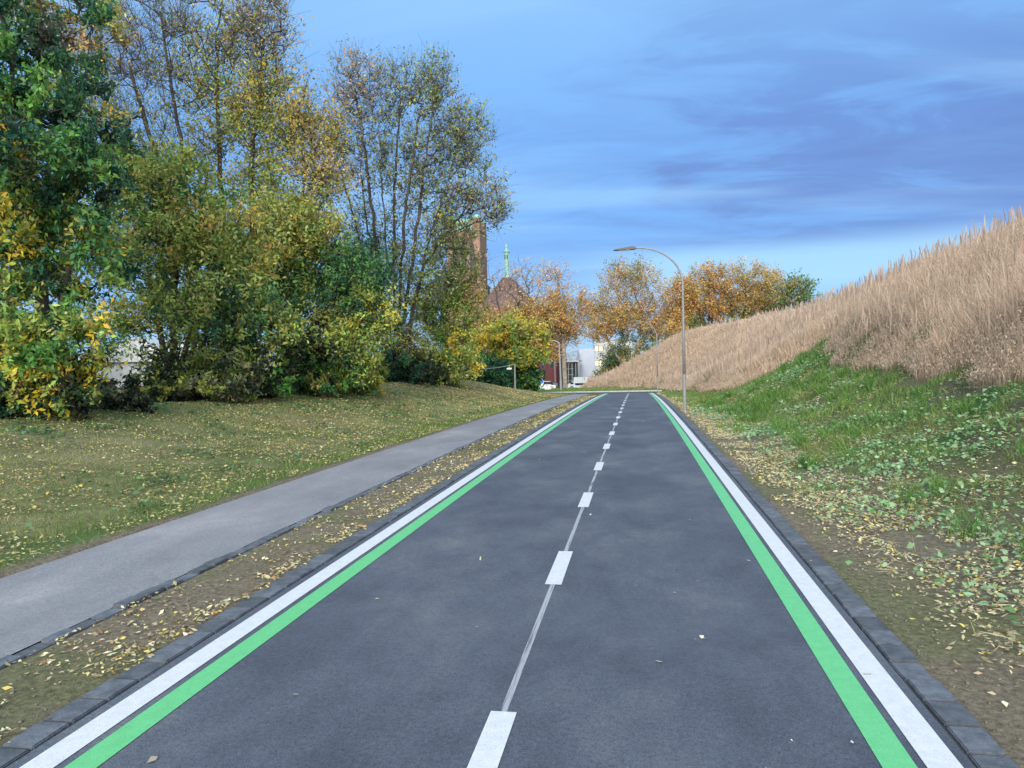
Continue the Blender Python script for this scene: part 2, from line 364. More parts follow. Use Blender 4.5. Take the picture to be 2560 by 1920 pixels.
# worn pre-marking between the dashes
m = bpy.data.materials.new('worn_paint'); m.use_nodes = True; Nn, Ll = m.node_tree.nodes, m.node_tree.links; B = Nn['Principled BSDF']
B.inputs['Base Color'].default_value = (.42, .44, .47, 1); B.inputs['Roughness'].default_value = .8
t = Nn.new('ShaderNodeTexCoord'); mpp = Nn.new('ShaderNodeMapping'); mpp.inputs['Scale'].default_value = (60, 2.2, 1); Ll.new(t.outputs['Object'], mpp.inputs[0])
a = Nn.new('ShaderNodeTexNoise'); a.inputs['Scale'].default_value = 1; a.inputs['Detail'].default_value = 6; Ll.new(mpp.outputs[0], a.inputs['Vector'])
r = Nn.new('ShaderNodeValToRGB'); r.color_ramp.elements[0].position = .30; r.color_ramp.elements[1].position = .5; r.color_ramp.elements[1].color = (.72, .72, .72, 1)
Ll.new(a.outputs['Fac'], r.inputs[0])
T = Nn.new('ShaderNodeBsdfTransparent'); mx = Nn.new('ShaderNodeMixShader'); Ll.new(r.outputs[0], mx.inputs[0]); Ll.new(T.outputs[0], mx.inputs[1]); Ll.new(B.outputs[0], mx.inputs[2]); Ll.new(mx.outputs[0], Nn['Material Output'].inputs[0])
strip('worn_guide_line', -.682, -.648, 0, 62, .0022, m, road)
# path
m = mat('path_gravel', rough=.9, spec=.25); Nn, Ll, B = nodes(m)
road_nodes(Nn, Ll, B, [(.25, (.15, .152, .165)), (.55, (.222, .222, .232)), (.75, (.32, .315, .31))], 180, .5, (.5, 1.5), .6)
fp = strip('footpath', -5.23, -3.735, -4, 64.3, -.012, m, nu=4); tag(fp, kind='structure')
# ragged path edge handled by grass; side street beyond the end of the cycle road
M_st = noise_mat('street_asphalt', [(.3, (.10, .10, .105)), (.7, (.16, .155, .15))], 3, bump=.2)
V = []; Qs = []
def slab(name, poly, z0fun, m, th=.05):
    b = MB(); vs = [(x, y, float(z0fun(y))) for x, y in poly]; n = len(vs)
    b.add(vs, [tuple(range(n))]); return b.build(name, m)
cs = slab('side_street', [(-60, 64.35), (1.5, 64.35), (1.5, 65.5), (1.5, 67.6), (-60, 67.6)], lambda y: float(zbase(y))+.03, M_st)
tag(cs, kind='structure')
M_kerb = noise_mat('kerb_stone', [(.3, (.055, .064, .078)), (.7, (.125, .138, .155))], 12, bump=.5, bscale=60, rough=.85)
M_pale = noise_mat('pale_kerb', [(.3, (.38, .37, .35)), (.7, (.5, .49, .46))], 5, rough=.85)
Nn, Ll, B = nodes(M_kerb)
gi = Nn.new('ShaderNodeNewGeometry'); gr_ = Nn.new('ShaderNodeMapRange'); gr_.inputs['To Min'].default_value = .78; gr_.inputs['To Max'].default_value = 1.3; Ll.new(gi.outputs['Random Per Island'], gr_.inputs[0])
lk = B.inputs['Base Color'].links[0].from_socket; gv = Nn.new('ShaderNodeVectorMath'); gv.operation = 'SCALE'; Ll.new(lk, gv.inputs[0]); Ll.new(gr_.outputs[0], gv.inputs['Scale']); Ll.new(gv.outputs[0], B.inputs['Base Color'])
def setts(name, u1, u2, y1, y2, ln, m, zt=.006, jit=.004):
    b = MB(); y = y1; i = 0
    while y < y2:
        g = .015
        c = (u1+u2)/2+float(drift(y)); z = float(zbase(y+ln/2))
        b.box((c+rng.normal(0, jit*.5), y+ln/2, z+zt-.06+rng.normal(0, jit*.6)), (u2-u1-abs(rng.normal(0, .004)), ln-g, .12), rz=rng.normal(0, .014))
        y += ln; i += 1
    return b
for (a, bb, nm) in ((-2.845, -2.68, 'l'), (1.315, 1.475, 'r')):
    o = setts('kerb', a, bb, -1.5, 64, .24, M_kerb).build('kerb', M_kerb, bevel=.006); tag(o, kind='structure')
o = setts('path_edging', -3.72, -3.60, -1.5, 64, .22, M_kerb, .000, .012).build('path_edging', M_kerb, bevel=.006); tag(o, kind='structure')
bed = noise_mat('bedding', [(.3, (.03, .03, .033)), (.7, (.06, .058, .055))], 20)
for a, bb, z in ((-2.86, -2.66, -.012), (1.29, 1.49, -.012), (-3.74, -3.54, -.022)):
    tag(strip('kerb_bed', a, bb, -3, 64.2, z, bed), kind='structure')
bk = MB()
for i in range(60):
    x = -58+i*1.0; bk.box((x+.5, 67.75, float(zbase(67.75))+.04), (.985, .16, .16))
tag(bk.build('street_kerb', M_pale, bevel=.01), kind='structure')

# ------------------------------------------------------------------ leaves & blades
def unit(a): return a/np.maximum(np.linalg.norm(a, axis=-1, keepdims=True), 1e-9)
def diamonds(Cn, Ld, Wd, A=None, flat=0., droop=0.):
    "leaf quads: Cn centres, Ld lengths, Wd widths -> V,Q"
    n = len(Cn)
    if A is None:
        A = rng.normal(size=(n, 3)); A[:, 2] = A[:, 2]*(1-flat)-droop; A = unit(A)
    Bv = rng.normal(size=(n, 3)); Bv[:, 2] *= (1-flat); Bv = unit(np.cross(A, np.cross(A, Bv)+1e-6))
    nrm = np.cross(A, Bv)
    l = Ld[:, None]; w_ = Wd[:, None]
    Vv = np.stack([Cn-A*l*.5, Cn+Bv*w_*.5-A*l*.08+nrm*w_*.15, Cn+A*l*.5, Cn-Bv*w_*.5-A*l*.08+nrm*w_*.15], 1).reshape(-1, 3)
    return Vv, np.arange(n*4).reshape(n, 4)
def prisms(P0, P1, R0, R1, sides):
    n = len(P0); t = unit(P1-P0); ref = np.where(np.abs(t[:, 2:3]) > .9, np.array([[1., 0, 0]]), np.array([[0, 0, 1.]]))
    a = unit(np.cross(t, ref)); b = np.cross(t, a)
    th = np.arange(sides)*2*math.pi/sides
    ring = a[:, None]*np.cos(th)[None, :, None]+b[:, None]*np.sin(th)[None, :, None]
    Vv = np.concatenate([P0[:, None]+ring*R0[:, None, None], P1[:, None]+ring*R1[:, None, None]], 1)
    q = np.array([[j, (j+1) % sides, (j+1) % sides+sides, j+sides] for j in range(sides)])
    Qq = (np.arange(n)*2*sides)[:, None, None]+q[None]
    return Vv.reshape(-1, 3), Qq.reshape(-1, 4)

PAL = {
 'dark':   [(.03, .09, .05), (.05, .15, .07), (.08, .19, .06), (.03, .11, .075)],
 'deep_shade':   [(.018, .035, .022), (.03, .055, .03), (.04, .04, .025), (.06, .09, .035)],  # near-black leaf tones, painting in the shadow round the tree bases
 'green':  [(.09, .24, .05), (.14, .29, .06), (.07, .20, .08), (.19, .30, .06)],
 'olive':  [(.28, .34, .07), (.36, .38, .09), (.22, .30, .06), (.44, .42, .12), (.16, .25, .07)],
 'oliveg': [(.27, .36, .08), (.36, .44, .11), (.19, .29, .07), (.44, .47, .13)],
 'gold':   [(.44, .37, .08), (.52, .42, .09), (.34, .32, .07), (.40, .31, .07)],
 'yellow': [(.74, .54, .05), (.82, .60, .09), (.52, .50, .08), (.34, .40, .08)],
 'amber':  [(.58, .44, .03), (.44, .37, .04), (.26, .30, .06)],
 'orange': [(.62, .35, .11), (.52, .27, .08), (.68, .44, .14), (.42, .23, .08)],
 'rust':   [(.48, .20, .06), (.58, .29, .09), (.38, .18, .06)],
 'brown':  [(.46, .33, .12), (.54, .39, .14), (.34, .26, .10), (.42, .34, .13)],
 'pink':   [(.56, .38, .28), (.46, .30, .22), (.58, .44, .28)],
 'grey':   [(.25, .27, .14), (.20, .23, .12), (.34, .33, .18), (.16, .16, .10)],
}
def tree(name, label, cat, base, lobes, stems=None, trunk_r=.16, leaf=.09, bark=None, group=None, tips=5, tiplen=.5, step=.5, leafw=.42, droop=.2, seed=0, lmul=1.):
    """base: world point. lobes: (px, py, rx, ry, Y, n_targets, leaves_per_target, palette[, weight])"""
    global rng
    rng = np.random.default_rng(100+seed)
    base = np.array(base, float); T = []; TL = []; TP = []; LC = []
    for lb in lobes:
        px, py, rx, ry, Y, n, nl, pal = lb[:8]
        c = at(px, py, Y); dist = np.linalg.norm(c-np.array([0, 0, H])); k = dist/F
        rad = np.array([rx*k, min(rx, ry*1.2)*k, ry*k])
        g = unit(rng.normal(size=(n, 3)))*(rng.random((n, 1))**.42)
        T.append(c+g*rad); TL += [nl]*n; LC.append(c)
        pals = pal.split('+'); TP += [pals[i] for i in rng.integers(0, len(pals), n)]
    T = np.concatenate(T); TL = np.array(TL); TP = np.array(TP)
    keep = T[:, 2] > base[2]+.15
    T, TL, TP = T[keep], TL[keep], TP[keep]
    # skeleton
    nodes_ = [base]; par = [-1]
    if stems is None: stems = [[LC[0]]]
    for st in stems:
        prev = 0
        for p in st:
            p = np.array(p, float); a = nodes_[prev].copy(); k = max(2, int(np.linalg.norm(p-a)/step))
            for j in range(1, k+1):
                q = a+(p-a)*j/k+rng.normal(0, .035*step*2, 3)*(j < k)
                nodes_.append(q); par.append(prev); prev = len(nodes_)-1
    ntr = len(nodes_)
    cap = ntr+len(T)*14; NA = np.zeros((cap, 3)); NA[:ntr] = nodes_; cnt = ntr; par = par+[0]*(cap-ntr)
    nodes_ = None
    d0 = np.min(np.linalg.norm(T[:, None]-NA[None, :ntr], axis=2), axis=1); order = np.argsort(d0)
    tipn = np.zeros(len(T), int)
    for ti in order:
        p = T[ti]; dv = NA[:cnt]-p; dd = np.linalg.norm(dv, axis=1)
        cost = dd+np.clip(dv[:, 2]+.35*dd, 0, None)*.9
        cost[0] += 2
        b = int(np.argmin(cost)); a = NA[b].copy(); D = dd[b]; k = min(14, max(1, int(D/step)+1))
        prev = b; side = unit(rng.normal(size=3))*D*.035
        for j in range(1, k+1):
            s = j/k; q = a+(p-a)*s+np.array([0, 0, -.05*D])*math.sin(math.pi*s)+side*math.sin(math.pi*s)
            if cnt >= cap: break
            NA[cnt] = q; par[cnt] = prev; prev = cnt; cnt += 1
        tipn[ti] = prev
    par = np.array(par[:cnt]); NA = NA[:cnt]; wgt = np.zeros(cnt); np.add.at(wgt, tipn, 1.)
    for i in range(cnt-1, 0, -1): wgt[par[i]] += wgt[i]
    rad = .007+trunk_r*(wgt/wgt[0])**.62*.95
    rad[0] *= 1.35
    i = np.arange(1, cnt); P0 = NA[par[i]]; P1 = NA[i]; R0 = np.minimum(rad[par[i]], rad[i]*1.25); R1 = rad[i]
    ext = unit(P1-P0)*(R1[:, None]*.5); P0b = P0-ext*.6; P1b = P1+ext*.3
    big = R1 > .03
    Vs = []; Qs = []; off = 0
    for msk, sd_ in ((big, 7), (~big, 4)):
        if msk.sum():
            a, b = prisms(P0b[msk], P1b[msk], R0[msk], R1[msk], sd_); Vs.append(a); Qs.append(b+off); off += len(a)
    # twigs
    nt = len(T)*tips; src = np.repeat(T, tips, 0)
    cen = NA[:ntr].mean(0); out = unit(src-cen*np.array([1, 1, .8])); dr = unit(out*.7+rng.normal(size=(nt, 3))*.75+np.array([0, 0, .35]))
    ln = tiplen*(.5+rng.random(nt))
    tw1 = src+dr*ln[:, None]
    a, b = prisms(src, tw1, np.full(nt, .0065), np.full(nt, .003), 3); Vs.append(a); Qs.append(b+off); off += len(a)
    root = empty(name, base); tag(root, label, cat, group)
    o = link('trunk', npmesh('trunk', np.concatenate(Vs)-base, np.concatenate(Qs), mat=bark or M_bark, smooth=True), root)
    # leaves along the twigs and round the targets
    reps = (TL*1.25*lmul).astype(int); n = int(reps.sum()); ti = np.repeat(np.arange(len(T)), reps); tw = ti*tips+rng.integers(0, tips, n)
    s = rng.random(n)[:, None]**.8
    Cn = src[tw]+(tw1[tw]-src[tw])*s*1.08+rng.normal(0, 1, (n, 3))*tiplen*.17
    cols = np.zeros((n, 3))
    base_c = {k: np.array(v) for k, v in PAL.items()}
    pick = rng.integers(0, 99, len(T))
    for k in set(TP.tolist()):
        sel = TP[ti] == k; pc = base_c[k]
        own = pc[pick[ti[sel]] % len(pc)]; rnd = pc[rng.integers(0, len(pc), sel.sum())]
        cols[sel] = np.where(rng.random((sel.sum(), 1)) < .6, own, rnd)
    cols *= (.7+.6*rng.random((n, 1)))*(1+.12*rng.normal(size=(n, 3)))
    ls = leaf*1.12*(.6+.8*rng.random(n))
    Vl, Ql = diamonds(Cn, ls, ls*leafw*(.8+.5*rng.random(n)), droop=droop)
    link('crown', npmesh('crown', Vl-base, Ql, col=np.repeat(np.clip(cols, .004, .9), 4, 0), mat=M_leaf), root)
    return root, n

def gpt(px, Y, z=None, py=None):
    "ground point under measured column px at forward distance Y"
    p = at(px, 950 if py is None else py, Y); zz = float(hterr(p[0], p[1])) if z is None else z
    return (p[0], p[1], zz-.08)

# ------------------------------------------------------------------ trees, left side
NL = 0
def T_(*a, **k):
    global NL
    r, n = tree(*a, **k); NL += n; return r
S = lambda px, py, Y: at(px, py, Y)
TG = 'trees along the left mound'
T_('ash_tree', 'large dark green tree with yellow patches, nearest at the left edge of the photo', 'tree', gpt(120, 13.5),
   [(20, 100, 190, 260, 13, 70, 90, 'dark'), (70, 330, 190, 190, 13, 70, 95, 'dark+dark+deep_shade+green'), (60, 520, 190, 130, 12.6, 40, 90, 'amber+dark+green'), (110, 640, 190, 120, 13.2, 50, 90, 'dark+green+olive'),
    (-60, 760, 150, 120, 12.4, 24, 90, 'green+olive'), (90, 850, 140, 70, 12.2, 26, 100, 'green+oliveg+green+oliveg+yellow'), (50, 960, 150, 60, 12.6, 30, 90, 'deep_shade+dark+olive'), (165, 950, 50, 60, 12.4, 14, 80, 'oliveg+deep_shade+amber'), (-250, 400, 200, 300, 13, 50, 80, 'dark')],
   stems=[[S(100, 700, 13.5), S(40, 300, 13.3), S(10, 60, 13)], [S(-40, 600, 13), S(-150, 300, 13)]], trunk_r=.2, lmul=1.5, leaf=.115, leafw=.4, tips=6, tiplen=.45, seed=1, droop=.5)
T_('maple_tree', 'thin tree with tawny leaves behind the nearest dark tree, top left corner', 'tree', gpt(150, 19),
   [(150, 40, 170, 80, 19, 40, 60, 'brown+olive+gold'), (60, 0, 160, 90, 19, 36, 60, 'olive+dark'), (180, 130, 90, 60, 19, 20, 26, 'pink+brown'), (200, 300, 130, 140, 19, 44, 55, 'olive+dark+gold')],
   stems=[[S(170, 600, 19), S(180, 300, 19), S(150, 60, 19)]], trunk_r=.13, leaf=.12, seed=2, group=TG)
T_('birch_tree', 'half bare tree whose fine leafless twigs fan out against the sky at the upper left', 'tree', gpt(490, 25),
   [(330, 60, 130, 150, 25, 110, 3, 'pink+brown'), (420, 170, 110, 110, 25, 60, 6, 'pink+gold'), (240, 200, 110, 80, 25, 50, 22, 'pink+brown+olive'), (300, 330, 130, 80, 25, 50, 34, 'gold+olive'), (400, 420, 60, 60, 25, 18, 20, 'olive')],
   stems=[[S(480, 700, 25), S(455, 380, 25), S(430, 230, 25), S(400, 30, 25)], [S(470, 640, 25), S(370, 330, 25), S(320, 150, 25)]], trunk_r=.12, leaf=.10, tips=9, tiplen=1.1, seed=3, group=TG)
T_('lime_tree', 'tallest tree, orange tinged and thin leaved at its top beside the open blue sky', 'tree', gpt(640, 26),
   [(560, 50, 130, 110, 26, 130, 20, 'pink+olive+gold'), (670, 110, 75, 130, 26, 100, 18, 'pink+gold+grey'), (530, 230, 130, 90, 26, 70, 42, 'olive+gold'), (650, 280, 120, 90, 26, 60, 60, 'gold+olive'),
    (760, 330, 85, 80, 25.6, 60, 55, 'gold+gold+olive+brown'), (800, 440, 60, 70, 25.6, 36, 44, 'gold+pink'), (600, 400, 150, 100, 26, 70, 75, 'gold+olive'), (730, 510, 110, 110, 25.4, 70, 75, 'gold+olive+oliveg')],
   stems=[[S(630, 700, 26), S(628, 420, 26), S(645, 270, 26), S(660, 100, 26)], [S(560, 600, 26), S(545, 300, 26), S(540, 80, 26)], [S(720, 620, 26), S(770, 420, 25.7)]], trunk_r=.17, leaf=.11, tips=7, tiplen=.8, seed=4, group=TG)
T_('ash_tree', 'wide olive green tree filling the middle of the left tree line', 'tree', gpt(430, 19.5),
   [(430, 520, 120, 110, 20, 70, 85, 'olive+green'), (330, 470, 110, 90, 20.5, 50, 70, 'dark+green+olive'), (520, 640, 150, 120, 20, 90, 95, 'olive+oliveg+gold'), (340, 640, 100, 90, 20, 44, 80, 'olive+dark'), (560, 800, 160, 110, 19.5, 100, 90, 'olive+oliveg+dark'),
    (420, 780, 90, 60, 20, 30, 70, 'olive'), (320, 815, 90, 20, 20, 14, 60, 'green+olive'), (410, 915, 40, 35, 18, 16, 60, 'deep_shade+dark+olive'), (560, 930, 90, 50, 19.3, 40, 70, 'grey+deep_shade+olive')],
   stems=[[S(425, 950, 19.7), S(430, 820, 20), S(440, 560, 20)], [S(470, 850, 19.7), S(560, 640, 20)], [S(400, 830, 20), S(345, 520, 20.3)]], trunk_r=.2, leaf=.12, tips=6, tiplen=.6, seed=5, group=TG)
T_('ash_tree', 'golden olive tree standing right of the tallest tree, dense down to the mound', 'tree', gpt(715, 24),
   [(700, 620, 130, 110, 24, 90, 95, 'olive+gold+oliveg'), (790, 600, 60, 70, 24, 30, 70, 'gold+olive'), (640, 730, 120, 80, 23.5, 60, 85, 'olive+dark+green'), (770, 760, 120, 90, 24, 70, 80, 'dark+green+olive'), (880, 700, 80, 90, 24.5, 60, 85, 'dark+green'),
    (900, 800, 90, 60, 24, 44, 80, 'dark+olive+yellow'), (850, 880, 100, 60, 23.5, 50, 80, 'olive+oliveg+dark'), (740, 870, 80, 50, 23.4, 30, 70, 'olive+deep_shade')],
   stems=[[S(718, 900, 23.8), S(715, 740, 24), S(705, 560, 24)], [S(730, 880, 24), S(830, 760, 24.2), S(880, 690, 24.5)]], trunk_r=.2, leaf=.12, tips=6, tiplen=.6, seed=6, group=TG)
def fan(lst, Y):
    out = []
    for (bx, mx_, my, tx_, ty_) in lst: out.append([S(bx, 915, Y), S((bx+mx_)/2-2, (915+my)/2, Y), S(mx_, my, Y+rng.normal(0, .8)), S(tx_, ty_, Y+rng.normal(0, 1.5))])
    return out
T_('poplar_tree', 'many stemmed thin leaved tree, dark stems spread like a fan against the sky', 'tree', gpt(985, 36),
   [(895, 230, 75, 95, 36, 150, 9, 'grey+brown+pink'), (1000, 240, 60, 90, 36, 90, 9, 'grey+olive'), (1090, 240, 60, 95, 36, 120, 10, 'grey+olive'), (1160, 360, 75, 95, 36, 130, 12, 'grey+olive'), (850, 370, 60, 100, 36, 80, 10, 'grey+olive+gold'), (960, 400, 90, 110, 36, 130, 11, 'grey+olive'),
    (1080, 430, 90, 110, 36, 130, 14, 'grey+olive'), (1190, 500, 75, 60, 36, 80, 9, 'olive+grey+pink'), (950, 560, 110, 90, 36, 100, 11, 'grey+olive'), (1110, 570, 90, 80, 36, 90, 12, 'olive+grey'), (1240, 540, 35, 40, 36, 30, 9, 'olive+grey'), (1010, 700, 110, 80, 36, 90, 36, 'grey+olive'), (930, 640, 70, 60, 36, 40, 30, 'dark+olive'),
    (1000, 850, 80, 60, 36, 60, 50, 'olive+grey+gold')],
   stems=fan([(978, 935, 560, 890, 220), (984, 960, 520, 940, 210), (988, 985, 520, 1000, 230), (992, 1015, 500, 1055, 260), (996, 1050, 520, 1090, 190), (1000, 1085, 560, 1160, 330), (972, 900, 600, 845, 400), (1004, 1060, 660, 1180, 500), (982, 940, 700, 900, 430)], 36),
   trunk_r=.27, leaf=.15, tips=6, tiplen=.8, seed=7, group=TG)
T_('willow_tree', 'light olive leaved tree hanging low beside the yellow shrub at the end of the mound', 'tree', gpt(1120, 40),
   [(1125, 660, 75, 110, 40, 80, 50, 'oliveg+olive+grey'), (1110, 790, 75, 90, 40, 90, 80, 'oliveg+olive'), (1140, 890, 60, 70, 39.6, 60, 85, 'oliveg+yellow+green'), (1170, 760, 50, 70, 41, 36, 60, 'olive+brown')],
   stems=[[S(1115, 900, 40), S(1120, 700, 40)]], trunk_r=.12, leaf=.14, tips=6, tiplen=.6, seed=8, group=TG)
# second row, seen in the gaps
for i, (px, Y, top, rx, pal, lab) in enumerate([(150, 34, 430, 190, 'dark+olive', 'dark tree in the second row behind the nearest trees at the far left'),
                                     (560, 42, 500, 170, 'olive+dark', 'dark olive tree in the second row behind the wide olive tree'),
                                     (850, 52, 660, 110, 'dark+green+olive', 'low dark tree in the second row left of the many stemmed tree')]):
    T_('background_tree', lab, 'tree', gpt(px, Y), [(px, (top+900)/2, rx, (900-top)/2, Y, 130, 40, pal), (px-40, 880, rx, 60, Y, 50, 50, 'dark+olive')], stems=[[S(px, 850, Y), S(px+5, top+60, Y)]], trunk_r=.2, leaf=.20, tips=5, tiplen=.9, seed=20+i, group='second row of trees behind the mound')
# shrubs along the foot of the tree line
SH = [(30, 12.4, 960, 110, 75, 'deep_shade+dark+olive', 'dark shrub at the left edge of the photo under the nearest tree'),
      (250, 14.6, 1000, 110, 28, 'deep_shade+grey', 'low dark shrub in front of the pale marquee'),
      (395, 17.6, 985, 80, 38, 'deep_shade+deep_shade+olive', 'dark shrub between the pale marquee and the wide olive tree'),
      (530, 18.3, 955, 85, 70, 'grey+deep_shade+olive', 'twiggy grey brown shrub in front of the wide olive tree'),
      (650, 20.5, 935, 70, 65, 'deep_shade+dark+green', 'dark green shrub between the wide olive tree and the golden olive tree'),
      (780, 23.2, 930, 80, 50, 'green+deep_shade+olive', 'green shrub right of the golden olive tree'),
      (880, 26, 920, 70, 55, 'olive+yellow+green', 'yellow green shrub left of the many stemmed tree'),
      (1000, 35, 930, 70, 35, 'deep_shade+dark', 'dark low shrub round the foot of the many stemmed tree'),
      (1075, 38.5, 935, 50, 30, 'deep_shade+olive', 'small dark shrub between the many stemmed tree and the light olive tree'),
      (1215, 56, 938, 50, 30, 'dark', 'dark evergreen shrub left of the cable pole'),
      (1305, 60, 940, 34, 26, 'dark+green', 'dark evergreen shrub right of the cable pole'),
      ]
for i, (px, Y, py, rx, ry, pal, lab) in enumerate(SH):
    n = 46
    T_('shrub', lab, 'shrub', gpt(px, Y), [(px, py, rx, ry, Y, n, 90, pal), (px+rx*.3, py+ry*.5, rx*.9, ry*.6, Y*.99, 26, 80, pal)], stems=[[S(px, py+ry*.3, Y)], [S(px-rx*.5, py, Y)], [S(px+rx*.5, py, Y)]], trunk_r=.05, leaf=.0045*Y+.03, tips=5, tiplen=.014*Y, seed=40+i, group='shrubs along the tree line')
T_('yellow_shrub', 'bright yellow leaved shrub above the dark evergreens at the end of the mound', 'shrub', gpt(1285, 59),
   [(1285, 855, 85, 58, 59, 90, 50, 'yellow+yellow+oliveg+brown'), (1230, 875, 45, 45, 59, 44, 60, 'yellow+yellow+oliveg'), (1332, 872, 36, 36, 59, 36, 60, 'oliveg+yellow'), (1290, 900, 85, 22, 58, 40, 50, 'oliveg+yellow')], stems=[[S(1285, 920, 59), S(1285, 850, 59)], [S(1240, 880, 59)], [S(1340, 890, 59)]], trunk_r=.1, leaf=.26, tips=5, tiplen=.7, seed=60)
# orange street trees
T_('plane_tree', 'orange leaved tree with a thin bare top in front of the church roof', 'tree', gpt(1255, 92),
   [(1245, 805, 85, 40, 92, 80, 45, 'orange+brown'), (1300, 700, 60, 50, 92, 50, 7, 'pink+orange'), (1220, 690, 60, 70, 92, 30, 4, 'pink'), (1335, 790, 60, 45, 92, 60, 36, 'orange+brown'), (1310, 740, 60, 40, 92, 40, 8, 'pink'), (1240, 840, 80, 40, 92, 50, 40, 'orange+olive')],
   stems=[[S(1255, 860, 92), S(1250, 780, 92), S(1230, 690, 92)], [S(1252, 850, 92), S(1310, 730, 92)]], trunk_r=.4, leaf=.25, tips=6, tiplen=1.2, seed=61, group='autumn trees along the far street')
T_('plane_tree', 'orange leaved tree with a pale mottled trunk beside the grey lamp column', 'tree', gpt(1413, 96),
   [(1385, 705, 50, 55, 96, 80, 9, 'pink+orange'), (1400, 790, 70, 60, 96, 110, 50, 'orange+orange+brown'), (1360, 840, 40, 50, 96, 60, 60, 'rust+orange'), (1425, 835, 40, 35, 96, 50, 28, 'orange+brown+pink'), (1450, 770, 35, 60, 96, 50, 10, 'pink+orange'), (1385, 880, 35, 22, 96, 26, 30, 'brown+orange')],
   stems=[[S(1410, 880, 96), S(1402, 780, 96), S(1392, 680, 96)], [S(1408, 860, 96), S(1440, 780, 96)]], trunk_r=.46, leaf=.25, tips=6, tiplen=1.2, bark=M_palebark, seed=62, group='autumn trees along the far street')
T_('plane_tree', 'tall orange brown tree with a pale upper stem right of the white building', 'tree', gpt(1575, 112),
   [(1570, 700, 70, 55, 112, 120, 28, 'brown+orange+grey'), (1540, 760, 75, 50, 112, 80, 22, 'pink+brown'), (1640, 740, 60, 60, 112, 80, 22, 'pink+brown'), (1560, 800, 90, 45, 112, 120, 55, 'orange+brown+brown'), (1650, 830, 60, 50, 112, 70, 55, 'brown+orange'), (1500, 810, 40, 50, 112, 50, 45, 'orange+brown'), (1590, 880, 80, 45, 112, 80, 55, 'brown+olive+dark'), (1505, 835, 40, 20, 112, 16, 16, 'rust+brown')],
   stems=[[S(1565, 930, 112), S(1605, 850, 112), S(1600, 780, 112), S(1575, 690, 112)], [S(1560, 920, 112), S(1520, 850, 112), S(1500, 800, 112)], [S(1600, 870, 112), S(1650, 790, 112)]], trunk_r=.4, leaf=.27, tips=6, tiplen=1.3, bark=M_palebark, seed=63, group='autumn trees along the far street')
HB = [(1708, 118, 760, 40, 58, 'orange+brown+rust', 'rusty orange tree directly behind the near lamp post', 50), (1770, 125, 745, 55, 80, 'brown+orange', 'brown tree behind the hillside, second to the right of the near lamp post', 42),
      (1860, 128, 735, 70, 70, 'brown+orange+brown', 'widest brown tree above the hillside with sky showing through its crown', 38), (1925, 132, 745, 50, 60, 'brown+orange+gold', 'yellow brown tree above the hillside between the widest brown tree and the small green one', 30)]
for i, (px, Y, py, rx, ry, pal, lab, nl) in enumerate(HB):
    z = at(px, 900, Y)
    T_('plane_tree', lab, 'tree', (z[0], z[1], float(hterr(z[0], z[1]))-.1), [(px, py-ry*.25, rx, ry*.8, Y, 120, nl, pal), (px-rx*.3, py+ry*.45, rx, ry*.5, Y, 70, nl+14, pal+'+rust'), (px, py+ry*1.1, rx*1.1, ry*.5, Y, 50, 50, 'brown+dark+olive')],
       stems=[[S(px, py+ry*1.1, Y), S(px+6, py, Y), S(px, py-ry*.5, Y)], [S(px, py+ry*1.0, Y), S(px-rx*.6, py, Y)], [S(px, py+ry, Y), S(px+rx*.6, py, Y)]], trunk_r=.35, leaf=.29, tips=6, tiplen=1.4, seed=70+i, group='autumn trees behind the hillside')
T_('oak_tree', 'small green grey tree, last one above the hillside before the grass hides the row', 'tree', (at(1985, 900, 122)[0], 122, float(hterr(at(1985, 900, 122)[0], 122))),
   [(1960, 735, 40, 35, 122, 60, 26, 'grey+brown+green'), (2005, 720, 40, 25, 122, 50, 18, 'grey+green'), (2000, 760, 60, 30, 122, 50, 30, 'grey+green')], stems=[[S(1985, 770, 122), S(1975, 730, 122)]], trunk_r=.25, leaf=.32, tips=5, tiplen=1.1, seed=80)
T_('bush', 'grey olive bush between the white building and the tip of the dry grass hill', 'shrub', gpt(1530, 118),
   [(1543, 915, 34, 36, 118, 90, 44, 'grey+grey+olive'), (1522, 942, 30, 20, 118, 40, 50, 'grey+olive')], stems=[[S(1530, 920, 118)], [S(1550, 910, 118)]], trunk_r=.1, leaf=.3, tips=5, tiplen=.9, seed=81)
NLEAF = NL

